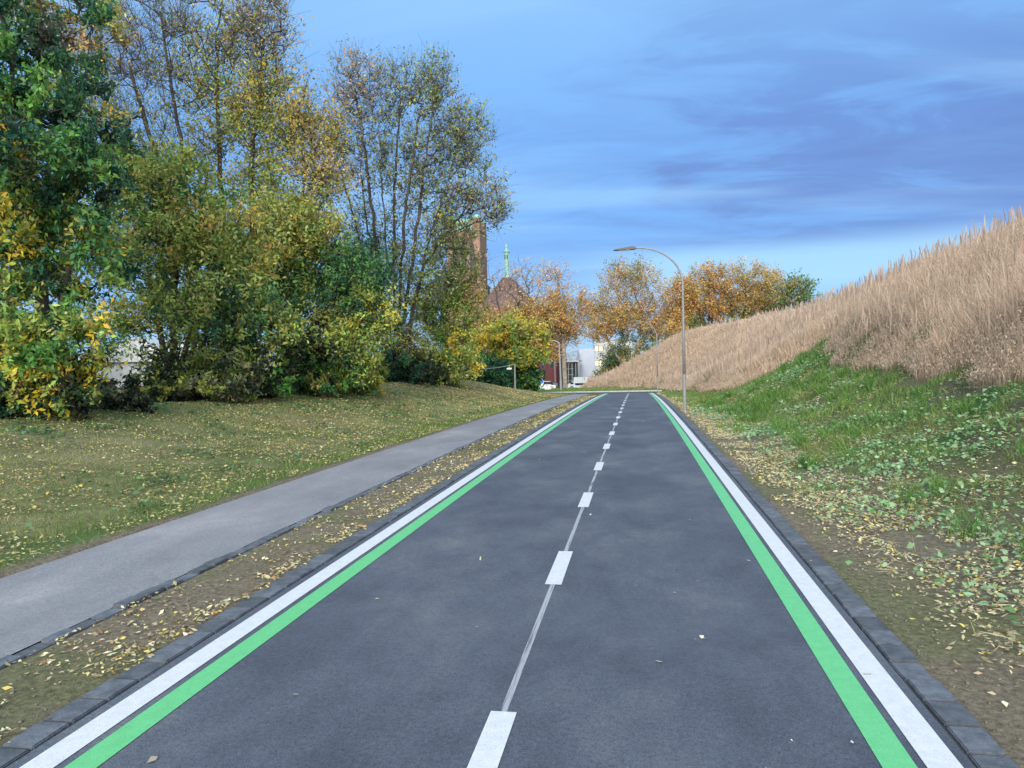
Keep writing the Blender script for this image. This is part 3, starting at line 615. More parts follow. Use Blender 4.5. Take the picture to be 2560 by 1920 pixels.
# ------------------------------------------------------------------ dry grass on the hillside
rng = np.random.default_rng(5)
def scatter(x0, x1, y0, y1, n): return rng.uniform(x0, x1, n), rng.uniform(y0, y1, n)
def blades(name, x, y, h, wd, cols, bend=.25, segs=2, plume=None, mat_=None, label=None, cat='grass', lean=None, z=None):
    n = len(x); z = hterr(x, y) if z is None else z
    th = rng.uniform(0, 2*math.pi, n); face = rng.uniform(0, math.pi, n)
    # mostly facing across the view so thin stems keep their width
    dirv = np.stack([np.cos(th), np.sin(th)], -1)*(bend*h*rng.random(n)**.7)[:, None]
    if lean is not None: dirv += np.array(lean)*h[:, None]*.12
    wv = np.stack([np.cos(face), np.sin(face), 0*face], -1)
    L_ = []
    for k in range(segs+1):
        t = k/segs
        p = np.stack([x+dirv[:, 0]*t*t, y+dirv[:, 1]*t*t, z-.03+h*(t-.12*t*t*bend*4*0)], -1)
        if plume is None: ww = wd*(1-t*.85)
        else: ww = wd*plume[k]
        L_.append(p-wv*ww[:, None]*.5); L_.append(p+wv*ww[:, None]*.5)
    Vv = np.stack(L_, 1).reshape(-1, 3); k = 2*(segs+1)
    q = np.array([[2*i, 2*i+1, 2*i+3, 2*i+2] for i in range(segs)])
    Qq = ((np.arange(n)*k)[:, None, None]+q[None]).reshape(-1, 4)
    o = link(name, npmesh(name, Vv, Qq, col=np.repeat(np.clip(cols, .005, .95), k, 0), mat=mat_))
    tag(o, label, cat, kind='stuff'); return o
def pal_cols(n, pal, var=.2, x=None, y=None, sc_=1.5):
    pal = np.array(pal); i = rng.integers(0, len(pal), n)
    c = pal[i]*(1-var+2*var*rng.random((n, 1)))
    if x is not None: c *= (.72+.56*vnoise(x, y, sc_, 90, 2))[:, None]
    return c
STRAW = [(.60, .45, .325), (.67, .53, .385), (.55, .42, .31), (.63, .455, .32), (.52, .40, .30), (.60, .49, .36)]
XS = []; YS = []
for (x0, x1, y0, y1, dens) in ((4, 20, 6, 16, 620), (4, 22, 16, 28, 420), (3, 24, 28, 45, 240), (1, 26, 45, 70, 120), (-9, 30, 70, 100, 60), (-9, 40, 100, 125, 12)):
    n = int((x1-x0)*(y1-y0)*dens); a, b = scatter(x0, x1, y0, y1, n); XS.append(a); YS.append(b)
X = np.concatenate(XS); Yv = np.concatenate(YS)
k = (straw_in(X, Yv) > -.05) & (toe_dist(X, Yv) > .2); X, Yv = X[k], Yv[k]
# keep what can be seen: inside the frame plus a margin for a sidestep, not far behind the crest
kk = (X/Yv < .85); X, Yv = X[kk], Yv[kk]
n = len(X); NST = n
dist = np.hypot(X, Yv)
edge = np.clip(straw_in(X, Yv)/1.2, 0, 1)
h = (.78+.37*rng.random(n))*(.30+.70*edge)*(.8+.4*vnoise(X, Yv, 7, 95, 2))
wd = np.maximum(.006, .00055*dist)*(.6+.8*rng.random(n))
cols = pal_cols(n, STRAW, .16)*(.85+.3*vnoise(X, Yv, 6, 90, 2))[:, None]
cols *= (1-.2*sstep(.6, .8, vnoise(X, Yv, 5, 97, 2)))[:, None]
gg = (vnoise(X, Yv, 1.1, 98) > .68) & (edge < .8); cols[gg] = pal_cols(gg.sum(), [(.20, .21, .10), (.15, .19, .08)], .2)
blades('dry_grass', X, Yv, h, wd, cols, bend=.42, segs=3, plume=[.6, .7, 1.5, .3], mat_=M_straw, label='tall dry straw coloured grass covering the hillside', cat='dry grass')
# soft seed heads through the upper half of the stems
kk = rng.random(n) < .9; xs_, ys_, hs_ = [np.repeat(v[kk], 3) for v in (X, Yv, h)]; m_ = len(xs_); tt = .45+.6*rng.random(m_)
ls = np.maximum(.05, .0016*np.hypot(xs_, ys_))*(.6+.9*rng.random(m_))
A_ = rng.normal(size=(m_, 3))*np.array([.6, .6, .5])+np.array([0, 0, .7]); A_ = unit(A_)
Vl, Ql = diamonds(np.stack([xs_+rng.normal(0, .12, m_), ys_+rng.normal(0, .12, m_), hterr(xs_, ys_)+hs_*tt], -1), ls, ls*.32, A=A_)
tag(link('seed_heads', npmesh('seed_heads', Vl, Ql, col=np.repeat(pal_cols(m_, STRAW+[(.50, .36, .27)], .15)*(.85+.3*vnoise(xs_, ys_, 6, 90, 2))[:, None], 4, 0), mat=M_straw)), 'soft pale seed heads of the dry grass on the hillside', 'dry grass', kind='stuff')
# seed plumes standing above the rest
k = rng.random(n) < .016; Xp, Yp = X[k], Yv[k]; m_ = len(Xp)
blades('grass_plumes', Xp, Yp, 1.35+.5*rng.random(m_), np.maximum(.012, .0010*np.hypot(Xp, Yp))*(.7+.6*rng.random(m_)), pal_cols(m_, [(.44, .33, .25), (.52, .40, .30), (.38, .28, .21)], .2), bend=.16, segs=8, plume=[.22, .2, .2, .2, .2, .2, .8, 1.1, .15], mat_=M_straw, label='feathery seed plumes standing above the dry grass on the hillside', cat='dry grass')

# ------------------------------------------------------------------ green growth on the right bank
GREEN = [(.09, .22, .04), (.13, .27, .05), (.19, .30, .06), (.055, .14, .045), (.26, .31, .10), (.11, .24, .05), (.34, .31, .15)]
XS = []; YS = []
for (x0, x1, y0, y1, dens) in ((1.9, 6.6, 2.5, 9, 900), (1.9, 7.2, 9, 20, 900), (1.9, 8.8, 20, 36, 500), (1.4, 6.5, 36, 60, 150), (-1, 4.5, 60, 92, 60), (-14, 2, 67.9, 90, 50)):
    n = int((x1-x0)*(y1-y0)*dens); a, b = scatter(x0, x1, y0, y1, n); XS.append(a); YS.append(b)
X = np.concatenate(XS); Yv = np.concatenate(YS)
cl_ = vnoise(X, Yv, .42, 101, 2)*.6+vnoise(X, Yv, 1.6, 103, 2)*.4
thr = np.interp(Yv, [3, 8, 14, 24, 40], [.52, .50, .45, .36, .25])+np.clip(2.9-X, 0, 1)*.18*(Yv < 45)-.085*sstep(2.8, 4.8, X)
k = (cl_ > thr) & (straw_in(X, Yv) < .25) & ((Yv < 64) | (Yv > 67.9)) & (X-drift(Yv) > 1.75-(Yv > 64)*99) | False
X, Yv, cl_, thr = X[k], Yv[k], cl_[k], thr[k]; n = len(X); dist = np.hypot(X, Yv); NGR = n
tuft = np.clip((cl_-thr)/.15, .2, 1)
cols = pal_cols(n, GREEN, .25, X, Yv, .8)
dd = vnoise(X, Yv, 1.9, 104); s_ = (dd > .58); cols[s_] = cols[s_]*.5+np.array([.15, .17, .05])*.5*(.7+.6*rng.random((s_.sum(), 1)))
blades('green_grass', X, Yv, (.05+.14*rng.random(n))*tuft, np.maximum(.006, .0009*dist)*(.7+.6*rng.random(n)), cols, bend=.9, segs=2, mat_=M_blade, label='green grass growing on the bank to the right of the road', cat='grass')
# taller tussocks
tx, ty = scatter(2.4, 7.4, 5, 32, 150); k = straw_in(tx, ty) < -.3; tx, ty = tx[k], ty[k]
X = np.repeat(tx, 60)+rng.normal(0, .07, len(tx)*60); Yv = np.repeat(ty, 60)+rng.normal(0, .07, len(tx)*60); n = len(X)
blades('grass_tussocks', X, Yv, .16+.22*rng.random(n), np.maximum(.007, .0008*Yv), pal_cols(n, GREEN[:4], .25), bend=1.2, segs=3, plume=[1, .95, .7, .1], mat_=M_blade, label='arching tussocks of green grass on the right bank', cat='grass')
# dry stems among the green
dx_, dy_ = scatter(1.8, 7.5, 3, 36, 15000); k = (straw_in(dx_, dy_) < .2) & (vnoise(dx_, dy_, .7, 107, 3) > .5) & (dx_-drift(dy_) > 1.7); dx_, dy_ = dx_[k], dy_[k]; m_ = len(dx_)
ls = (.06+.12*rng.random(m_)); A_ = rng.normal(size=(m_, 3)); A_[:, 2] = np.abs(A_[:, 2])*.35; A_ = unit(A_)
Vl, Ql = diamonds(np.stack([dx_, dy_, hterr(dx_, dy_)+.02+.06*rng.random(m_)], -1), ls, np.maximum(.008, .0009*dy_)*(.7+.6*rng.random(m_)), A=A_)
tag(link('dry_stems', npmesh('dry_stems', Vl, Ql, col=np.repeat(pal_cols(m_, [(.58, .50, .33), (.48, .40, .26), (.40, .30, .2), (.5, .48, .2)], .2), 4, 0), mat=M_straw)), 'dry stems and blades lying among the green growth on the right bank', 'dry stems', kind='stuff')
# broad leaved weeds
cx, cy = scatter(2.1, 7.5, 4, 34, 330); k = (straw_in(cx, cy) < -.2) & (vnoise(cx, cy, 2.2, 111) > .42); cx, cy = cx[k], cy[k]
q = 42; X = np.repeat(cx, q)+rng.normal(0, .20, len(cx)*q); Yv = np.repeat(cy, q)+rng.normal(0, .28, len(cx)*q); n = len(X)
Cn = np.stack([X, Yv, hterr(X, Yv)+.03+.09*rng.random(n)], -1)
ls = .028+.04*rng.random(n)+.0012*Yv
Vl, Ql = diamonds(Cn, ls, ls*.75, flat=.72)
c_ = pal_cols(n, [(.20, .37, .16), (.30, .47, .24), (.14, .29, .10), (.36, .50, .28)], .2)
tag(link('broadleaf_weeds', npmesh('broadleaf_weeds', Vl, Ql, col=np.repeat(c_, 4, 0), mat=M_blade)), 'pale green broad leaved weeds creeping over the right bank', 'weeds', kind='stuff')

# ------------------------------------------------------------------ left mound and verge growth
XS = []; YS = []
for (x0, x1, y0, y1, dens) in ((-11, -5.3, 2, 9, 800), (-14, -5.3, 9, 20, 560), (-15, -5.3, 20, 36, 300), (-18, -5.3, 36, 64, 90)):
    n = int((x1-x0)*(y1-y0)*dens); a, b = scatter(x0, x1, y0, y1, n); XS.append(a); YS.append(b)
X = np.concatenate(XS); Yv = np.concatenate(YS); u = X-drift(Yv)
cl_ = vnoise(X, Yv, .5, 121, 2)*.55+vnoise(X, Yv, 2.2, 123, 2)*.45
edgeg = (u > -6.1)
k = (u < -5.30+.05*rng.normal(size=len(u))) & ((cl_ > .36) | (edgeg & (cl_ > .33))) & (u > -12.2-2*(Yv > 30)); X, Yv, u, cl_, edgeg = X[k], Yv[k], u[k], cl_[k], edgeg[k]; n = len(X); NLF = n
cols = pal_cols(n, [(.20, .27, .06), (.27, .31, .08), (.15, .23, .05), (.34, .34, .13), (.42, .38, .20)], .25, X, Yv, 1.2)
pg = vnoise(X, Yv, 1.8, 127, 3) > .53; pg &= rng.random(n) < .7; cols[pg] = pal_cols(pg.sum(), [(.11, .21, .045), (.15, .25, .06), (.09, .17, .04)], .25)
g_ = edgeg & (rng.random(n) < .75); cols[g_] = pal_cols(g_.sum(), [(.08, .16, .03), (.11, .19, .04), (.15, .20, .05)], .2)
st_ = (Yv > 32) & (u < -7.5) & (rng.random(n) < .6); cols[st_] = pal_cols(st_.sum(), [(.36, .29, .16), (.30, .24, .13)], .2)
hh_ = (.03+.06*rng.random(n))*(1+.4*edgeg)
blades('mound_grass', X, Yv, hh_, np.maximum(.007, .0010*np.hypot(X, Yv)), cols, bend=1.1, segs=2, mat_=M_blade, label='short yellowing grass on the mound left of the footpath', cat='grass')
XS, YS = scatter(-3.56, -2.88, 1.5, 60, 42000); k = vnoise(XS, YS, .5, 131, 2)*.6+vnoise(XS, YS, 2.5, 132, 2)*.4 > np.interp(YS, [3, 12, 25], [.50, .44, .38]); XS, YS = XS[k]+drift(YS[k]), YS[k]; n = len(XS)
blades('verge_grass', XS, YS, .02+.04*rng.random(n), np.maximum(.006, .001*YS), pal_cols(n, [(.11, .13, .04), (.15, .16, .05), (.20, .18, .07)], .25), bend=1.1, segs=2, mat_=M_blade, label='thin grass on the strip between the footpath and the cycle road', cat='grass')
cx, cy = scatter(-11.5, -5.8, 4, 34, 110); q = 22; X = np.repeat(cx, q)+rng.normal(0, .16, len(cx)*q); Yv = np.repeat(cy, q)+rng.normal(0, .2, len(cx)*q); n = len(X)
ls = .05+.05*rng.random(n)+.0008*Yv; Vl, Ql = diamonds(np.stack([X, Yv, hterr(X, Yv)+.02+.06*rng.random(n)], -1), ls, ls*.7, flat=.75)
tag(link('mound_weeds', npmesh('mound_weeds', Vl, Ql, col=np.repeat(pal_cols(n, [(.09, .20, .09), (.13, .26, .12), (.08, .16, .05)], .2), 4, 0), mat=M_blade)), 'green leafy weeds dotted over the left mound', 'weeds', kind='stuff')

# ------------------------------------------------------------------ fallen leaves
def litter(name, X, Yv, size, pal, label, zoff=.012, far=.0011, flat=.8):
    n = len(X); u = X-drift(Yv); z = hterr(X, Yv)
    onr = ((u > -2.85) & (u < 1.48)) | ((u > -5.24) & (u < -3.6)); z = np.where(onr, zbase(Yv)+.006, z)
    ls = size*np.exp(rng.normal(0, .38, n)).clip(.4, 1.9)+far*Yv
    Vl, Ql = diamonds(np.stack([X, Yv, z+zoff+.012*rng.random(n)*(~onr)], -1), ls, ls*(.38+.2*rng.random(n)), flat=flat)
    c = pal_cols(n, pal, .22)
    return tag(link(name, npmesh(name, Vl, Ql, col=np.repeat(c, 4, 0), mat=M_litter)), label, 'leaves', kind='stuff')
LP = [(.56, .50, .24), (.64, .59, .38), (.48, .38, .2), (.62, .50, .12), (.40, .31, .20), (.54, .51, .32), (.36, .34, .18), (.30, .24, .15)]
n = 90000; y = 2.2+60*rng.random(n)**1.7; x = 1.52+rng.gamma(2.0, .55, n); x = x+np.clip(9-y, 0, 9)*.25*rng.random(n)
den_ = vnoise(x, y, .6, 141, 3); k = (den_ > .34) & (x < 7) & (rng.random(n) < np.interp(y, [2, 10, 30, 60], [1, .8, .5, .3])*np.interp(x, [1.5, 3.6, 6], [.95, .7, .2])); x, y = x[k]+drift(y[k]), y[k]
litter('leaf_litter', x, y, .027, LP, 'pale yellow fallen leaves on the verge right of the cycle road', zoff=.015)
n = 90000; y = 3+55*rng.random(n)**1.3; x = -5.3-7*rng.random(n); k = (vnoise(x, y, .9, 151, 3) > .42); x, y = x[k]+drift(y[k]), y[k]
litter('leaf_litter', x, y, .029, [(.48, .43, .18), (.36, .32, .14), (.54, .48, .25), (.26, .20, .11), (.50, .41, .1), (.22, .18, .11)], 'dull yellow fallen leaves spread over the left mound', zoff=.03)
n = 10000; y = 1.9+50*rng.random(n)**1.6; x = rng.uniform(-3.6, -2.8, n); s_ = rng.random(n) < .4; x[s_] = -2.86-.12*np.abs(rng.normal(size=s_.sum())); k = vnoise(x, y, .5, 161, 2) > .36; x, y = x[k]+drift(y[k]), y[k]
litter('leaf_litter', x, y, .028, LP+[(.45, .25, .12)], 'fallen leaves along the soil strip between footpath and cycle road', zoff=.01)
n = 60; y = 2.6+40*rng.random(n)**1.4; x = rng.uniform(-2.4, 1.6, n); s_ = rng.random(n) < .5; x[s_] = 1.3-np.abs(rng.normal(0, .5, s_.sum()))
x = np.r_[x, -.05, .22, .40, .34, .30, .08, .47, .35, .62]; y = np.r_[y, 5.5, 5.35, 5.65, 4.5, 4.45, 4.1, 3.05, 4.47, 3.3]
litter('leaf_litter', x, y, .030, [(.62, .58, .48), (.55, .5, .35), (.5, .4, .3), (.6, .55, .3)], 'few pale leaves lying on the asphalt of the cycle road', zoff=.004, far=.0006, flat=.93)
# pebbles and clods on the verges
def stones(name, X, Yv, s, m, label):
    n = len(X); ico = np.array([(0, 0, 1), (.9, 0, .2), (.28, .85, .2), (-.72, .53, .2), (-.72, -.53, .2), (.28, -.85, .2), (0, 0, -.6)])
    f = np.array([(0, 1, 2), (0, 2, 3), (0, 3, 4), (0, 4, 5), (0, 5, 1), (6, 2, 1), (6, 3, 2), (6, 4, 3), (6, 5, 4), (6, 1, 5)])
    sc3 = s[:, None, None]*(.6+.8*rng.random((n, 1, 3))); V_ = ico[None]*sc3*(.8+.4*rng.random((n, 7, 1)))+np.stack([X, Yv, hterr(X, Yv)+s*.2], -1)[:, None]
    return tag(link(name, npmesh(name, V_.reshape(-1, 3), tris=(f[None]+(np.arange(n)*7)[:, None, None]).reshape(-1, 3), mat=m)), label, 'soil', kind='stuff')
n = 9000; y = 2.2+25*rng.random(n)**1.8; x = np.where(rng.random(n) < .35, rng.uniform(-3.56, -2.87, n), 1.5+3.5*rng.random(n)**1.5)
stones('soil_crumbs', x, y, .003+.010*rng.random(n)**4, noise_mat('soil_crumb', [(.3, (.10, .085, .065)), (.7, (.22, .195, .15))], 30), 'small soil crumbs and grit on the bare verges')

# ------------------------------------------------------------------ lamp posts
M_pole = noise_mat('galvanised_pole', [(.3, (.20, .20, .205)), (.7, (.28, .28, .285))], 8, rough=.6, metal=.1, spec=.35)
M_head = mat('lamp_head_metal', (.075, .072, .072), .55, .0); M_lens = mat('lamp_lens', (.45, .47, .5), .2)
def street_lamp(x, y, label, src=None):
    z = float(hterr(x, y))
    if src:
        root = src.copy(); COL.objects.link(root); root.location = (x, y, z); root['label'] = label
        for ch in src.children:
            c = ch.copy(); COL.objects.link(c); c.parent = root
            for g in ch.children:
                d = g.copy(); COL.objects.link(d); d.parent = c
        return root
    root = empty('street_lamp', (x, y, z)); tag(root, label, 'street lamp', 'lamp posts right of the cycle road')
    b = MB()
    b.tube([(0, 0, -.2), (0, 0, 1.35)], [.062, .060], 16); b.build('pole_base', M_pole, root, smooth=False)
    b = MB(); b.box((0, -.061, .75), (.055, .012, .32)); b.build('service_door', M_pole, root, bevel=.004)
    pts = [(0, 0, 1.35), (0, 0, 3.0), (0, 0, 4.3)]; rad = [.056, .045, .039]
    for i in range(0, 17):
        a = R_(90)*i/16; pts.append((-1.62*(1-math.cos(a)), 0, 4.64+1.36*math.sin(a))); rad.append(.037-.009*i/16)
    p = pts[-1]; pts.append((p[0]-.08, 0, p[2]-.0)); rad.append(.028)
    b = MB(); b.tube(pts, rad, 14); b.build('pole', M_pole, root, smooth=True)
    hx, hz = pts[-1][0], pts[-1][2]
    b = MB()
    b.prism([(hx+.04, hz-.04), (hx+.04, hz+.05), (hx-.12, hz+.062), (hx-.72, hz-.02), (hx-.78, hz-.045), (hx-.72, hz-.06), (hx-.1, hz-.052)], 1, -.11, .11)
    hd = b.build('lamp_head', M_head, root, bevel=.012)
    b = MB(); b.box((hx-.36, 0, hz-.062), (.40, .16, .008)); b.build('lamp_lens', M_lens, hd)
    return root
L1 = street_lamp(1.62, 27.6, 'tall curved grey lamp post standing beside the kerb, nearer of the two')
street_lamp(1.50, 62.5, 'farther curved grey lamp post at the end of the cycle road, looking small', L1)

# grey column and cable pole
def P(px, py, Y): return tuple(at(px, py, Y))
M_grey = mat('grey_metal', (.30, .31, .31), .5, .3)
gx, gy, gz = gpt(1402, 78)
r = empty('lamp_column', (gx, gy, gz)); tag(r, 'straight grey column in front of the pale mottled tree trunk', 'pole')
b = MB(); b.tube([(0, 0, 0), (0, 0, 1.2)], .13, 12); b.build('pole_base', M_grey, r)
b = MB(); b.tube([(0, 0, 1.2), (-.1, 0, 5.2)], [.10, .07], 10); b.tube([(-.1, 0, 5.1), (-.5, 0, 5.35), (-1.0, 0, 5.4)], .05, 8); b.build('pole', M_grey, r)
b = MB(); b.box((-1.25, 0, 5.4), (.6, .22, .09)); b.build('lamp_head', M_grey, r, bevel=.02)
gx, gy, gz = gpt(1287, 53.5); top = at(1287, 911, 53.5)
r = empty('cable_pole', (gx, gy, gz)); tag(r, 'thin grey green pole carrying a cable above the end of the mound', 'pole')
M_post = mat('weathered_post', (.28, .32, .29), .7)
b = MB(); b.tube([(0, 0, -.1), (top[0]-gx, 0, top[2]-gz+.05)], [.065, .05], 10); b.build('pole', M_post, r)
e = at(1178, 923, 53.5)
b = MB(); pts = [(top[0]-gx+(e[0]-top[0])*t, (e[1]-gy)*t, top[2]-gz+(e[2]-top[2])*t-.10*math.sin(math.pi*t)) for t in np.linspace(0, 1, 10)]
b.tube(pts, .018, 6); b.build('cable', mat('cable', (.36, .42, .40), .6), r)
l = at(1273, 921.5, 53.5)
b = MB(); b.box((l[0]-gx, l[1]-gy, l[2]-gz), (.32, .16, .10)); b.tube([(l[0]-gx, 0, l[2]-gz+.05), (l[0]-gx, 0, l[2]-gz+.27)], .01, 5)
lm = mat('lamp_glow', (.9, .85, .6), .4); lm.node_tree.nodes['Principled BSDF'].inputs['Emission Color'].default_value = (1, .88, .55, 1); lm.node_tree.nodes['Principled BSDF'].inputs['Emission Strength'].default_value = .7
b.build('hanging_lamp', lm, r, bevel=.02)

# ------------------------------------------------------------------ buildings
def brick(name, c1, c2, mortar, sx=1.):
    m = mat(name, rough=.9, spec=.2); Nn, Ll, B = nodes(m)
    t = Nn.new('ShaderNodeTexCoord'); k = Nn.new('ShaderNodeTexBrick'); k.inputs['Scale'].default_value = 2.0*sx
    mp_ = Nn.new('ShaderNodeMapping'); mp_.inputs['Rotation'].default_value = (R_(90), 0, 0); Ll.new(t.outputs['Object'], mp_.inputs[0]); Ll.new(mp_.outputs[0], k.inputs['Vector'])
    k.inputs['Color1'].default_value = (*c1, 1); k.inputs['Color2'].default_value = (*c2, 1); k.inputs['Mortar'].default_value = (*mortar, 1)
    nz_ = Nn.new('ShaderNodeTexNoise'); nz_.inputs['Scale'].default_value = .35; nz_.inputs['Detail'].default_value = 5; Ll.new(t.outputs['Object'], nz_.inputs['Vector'])
    mr = Nn.new('ShaderNodeMapRange'); mr.inputs['To Min'].default_value = .6; mr.inputs['To Max'].default_value = 1.35; Ll.new(nz_.outputs['Fac'], mr.inputs[0])
    v = Nn.new('ShaderNodeVectorMath'); v.operation = 'SCALE'; Ll.new(k.outputs['Color'], v.inputs[0]); Ll.new(mr.outputs[0], v.inputs['Scale']); Ll.new(v.outputs[0], B.inputs['Base Color'])
    return m
M_brick = brick('church_brick', (.30, .17, .12), (.24, .13, .095), (.26, .20, .16))
M_copper = noise_mat('copper_patina', [(.3, (.16, .36, .29)), (.7, (.30, .52, .42))], 1.2, rough=.7)
M_tile = noise_mat('roof_tiles', [(.3, (.09, .058, .052)), (.7, (.16, .10, .088))], 2.5, stretch=(1, 1, 4), bump=.4, bscale=8)
M_dark = mat('dark_opening', (.015, .015, .018), .6)
Yc = 172.; gz = float(zbase(Yc))
c0 = at(1170, 700, Yc); k = Yc/F; W = 84*k; topz = at(1170, 566, Yc)[2]
r = empty('church_tower', (c0[0], Yc, gz)); tag(r, 'square brick church tower with green copper trim rising behind the many stemmed tree', 'church tower')
Ht = topz-gz
b = MB(); b.box((0, 0, Ht*.31), (W*1.12, W*1.12, Ht*.62)); b.box((0, 0, Ht*.79), (W, W, Ht*.34)); b.build('wall', M_brick, r)
M_sand = mat('sandstone', (.24, .17, .13), .9)
for zf, wf, hf in ((.623, 1.16, .5), (.955, 1.04, .3)):
    b = MB(); b.box((0, 0, Ht*zf), (W*wf, W*wf, hf)); b.build('cornice', M_sand, r)
for sx_ in (-1, 1):
    for sy in (-1, 1):
        b = MB(); b.box((sx_*W*.39, sy*W*.39, Ht*.96+1.3), (W*.22, W*.22, 2.6)); o = b.build('corner_turret', M_brick, r)
        b = MB(); b.box((sx_*W*.39, sy*W*.39, Ht*.96+2.75), (W*.26, W*.26, .35)); b.box((sx_*W*.39, sy*W*.39, Ht*.96+3.2), (W*.24, W*.24, .6), taper=.3); b.build('turret_cap', M_copper, o)
b = MB(); b.box((0, 0, Ht*.96+1.1), (W*.72, W*.72, 2.0), taper=.85); b.box((0, 0, Ht*.96+2.6), (W*.5, W*.5, 1.4), taper=.4)
b.box((0, -W*.5, Ht*.96+.55), (W*.55, .5, 1.5)); b.build('copper_roof', M_copper, r)
for q in range(3):
    x = (q-1)*W*.26
    b = MB(); b.prism([(x-W*.07, Ht*.70), (x+W*.07, Ht*.70), (x+W*.07, Ht*.85), (x+W*.045, Ht*.875), (x, Ht*.888), (x-W*.045, Ht*.875), (x-W*.07, Ht*.85)], 1, -W*.5-.06, -W*.5+.1); b.build('belfry_opening', M_dark, r)
for zf in (.18, .36, .52):
    b = MB(); b.box((0, -W*.56-.03, Ht*zf), (.9, .12, 3.2)); b.build('slit_window', M_dark, r)
Yn = 176.; k = Yn/F; a0 = at(1270, 697, Yn); gz = float(zbase(Yn))
r = empty('church', (a0[0], Yn, gz)); tag(r, 'church nave with steep reddish tiled roof and slim green copper spire', 'church')
az = a0[2]-gz; ez = az-11.5
b = MB(); b.box((1.5, 0, ez/2), (17, 22, ez)); b.build('wall', M_brick, r)
b = MB(); b.add([(-8.2, -11.5, ez), (11.2, -11.5, ez), (11.2, 11.5, ez), (-8.2, 11.5, ez), (-.8, -3, az), (1.0, -3, az), (1.0, 3, az), (-.8, 3, az)], [(0, 1, 5, 4), (1, 2, 6, 5), (2, 3, 7, 6), (3, 0, 4, 7), (4, 5, 6, 7), (3, 2, 1, 0)]); b.build('roof', M_tile, r)
b = MB(); sh = (697-633)*k
b.tube([(0.1, -2, az-.5), (0.1, -2, az+sh*.15), (.1, -2, az+sh)], [.78, .58, .58], 8); b.tube([(.1, -2, az+sh), (.1, -2, az+sh+.35)], [.86, .86], 12); b.tube([(.1, -2, az+sh+.35), (.1, -2, az+sh+1.2), (.1, -2, az+sh+1.3), (.1, -2, az+sh+1.9)], [.36, .34, .42, .07], 8)
sp = b.build('spire', M_copper, r)
for dx in (-.32, .32):
    b = MB(); b.box((.1+dx*.8, -2.54, az+sh*.8), (.22, .16, 1.1)); b.build('louvre', M_dark, sp)
for q in range(4):
    b = MB(); x = -5+q*4.3; b.prism([(x-.8, 3), (x+.8, 3), (x+.8, ez-3), (x, ez-2), (x-.8, ez-3)], 1, -11.08, -10.9); b.build('window', M_dark, r)
# white building with lit windows
M_render = noise_mat('white_render', [(.3, (.42, .43, .45)), (.7, (.50, .51, .53))], .6, rough=.85)
M_warm = mat('lit_window', (.5, .45, .3), .3); Bn = M_warm.node_tree.nodes['Principled BSDF']; Bn.inputs['Emission Color'].default_value = (1, .80, .42, 1); Bn.inputs['Emission Strength'].default_value = .75
M_frame = mat('dark_frame', (.05, .045, .04), .5); M_glass = mat('dark_glass', (.03, .04, .05), .08, spec=.8)
Yb = 160.; k = Yb/F; cL = at(1445, 900, Yb); cR = at(1487, 900, Yb); gz = float(zbase(Yb)); tz = at(1466, 872, Yb)[2]-gz
r = empty('white_building', (cR[0], Yb, gz)); tag(r, 'white rendered building with two lit windows at the end of the street', 'building')
wl = cR[0]-cL[0]
b = MB(); b.box((-wl/2, 7, tz/2), (wl, 14, tz)); b.build('stair_wing', noise_mat('blue_white_render', [(.3, (.38, .41, .49)), (.7, (.44, .47, .55))], .7, rough=.85), r, bevel=.04)
hz = at(1500, 852, Yb)[2]-gz
b = MB(); b.box((4.0, 8.6, hz/2), (8.0-.02, 16, hz)); b.build('wall', M_render, r, bevel=.04)
b = MB(); b.box((4.0, 8.6, hz+.12), (8.4, 16.4, .24)); b.build('roof', mat('grey_roofing', (.3, .31, .33), .7), r)
for py in (872, 908, 942):
    z = at(1496, py, Yb)[2]-gz
    b = MB(); b.box((.85, .585, z), (1.9, .06, 1.25)); o = b.build('window', M_frame, r)
    for dx in (-.45, .46):
        b = MB(); b.box((.85+dx, .54, z), (.72, .05, 1.05)); b.build('pane', M_warm if py < 930 else M_glass, o)
# dark glazed hall
xa = at(1388, 900, 150); xb = at(1444, 900, 150); gz = float(zbase(150)); w_ = xb[0]-xa[0]
r = empty('glazed_hall', ((xa[0]+xb[0])/2, 150, gz)); tag(r, 'dark glazed hall with a pale canopy edge left of the white building', 'building')
zr = at(1430, 905, 150)[2]-gz; zt = at(1430, 872, 150)[2]-gz
b = MB(); b.box((0, 4, zr/2), (w_, 8, zr)); b.build('wall', M_glass, r)
b = MB(); b.box((0, 3.4, zr+.15), (w_+.6, 8.4, .3)); b.build('canopy', M_pale, r)
b = MB(); b.prism([(.2, zr+.31), (7.6, zr+.31), (7.6, zt), (5.8, zt)], 0, -w_/2+.3, w_/2-.3); b.build('glass_roof', noise_mat('grey_glass', [(.3, (.16, .20, .23)), (.7, (.34, .40, .44))], .8, rough=.3), r)
for i in range(6):
    b = MB(); b.box((-w_/2+.4+i*(w_-.8)/5, -.06, zr/2), (.10, .1, zr-.1)); b.build('mullion', M_grey, r)
for zz in (1.2, 2.4, 3.6):
    b = MB(); b.box((0.3, -.12, zz), (w_*.5, .06, .07)); b.build('balcony_rail', M_grey, r)
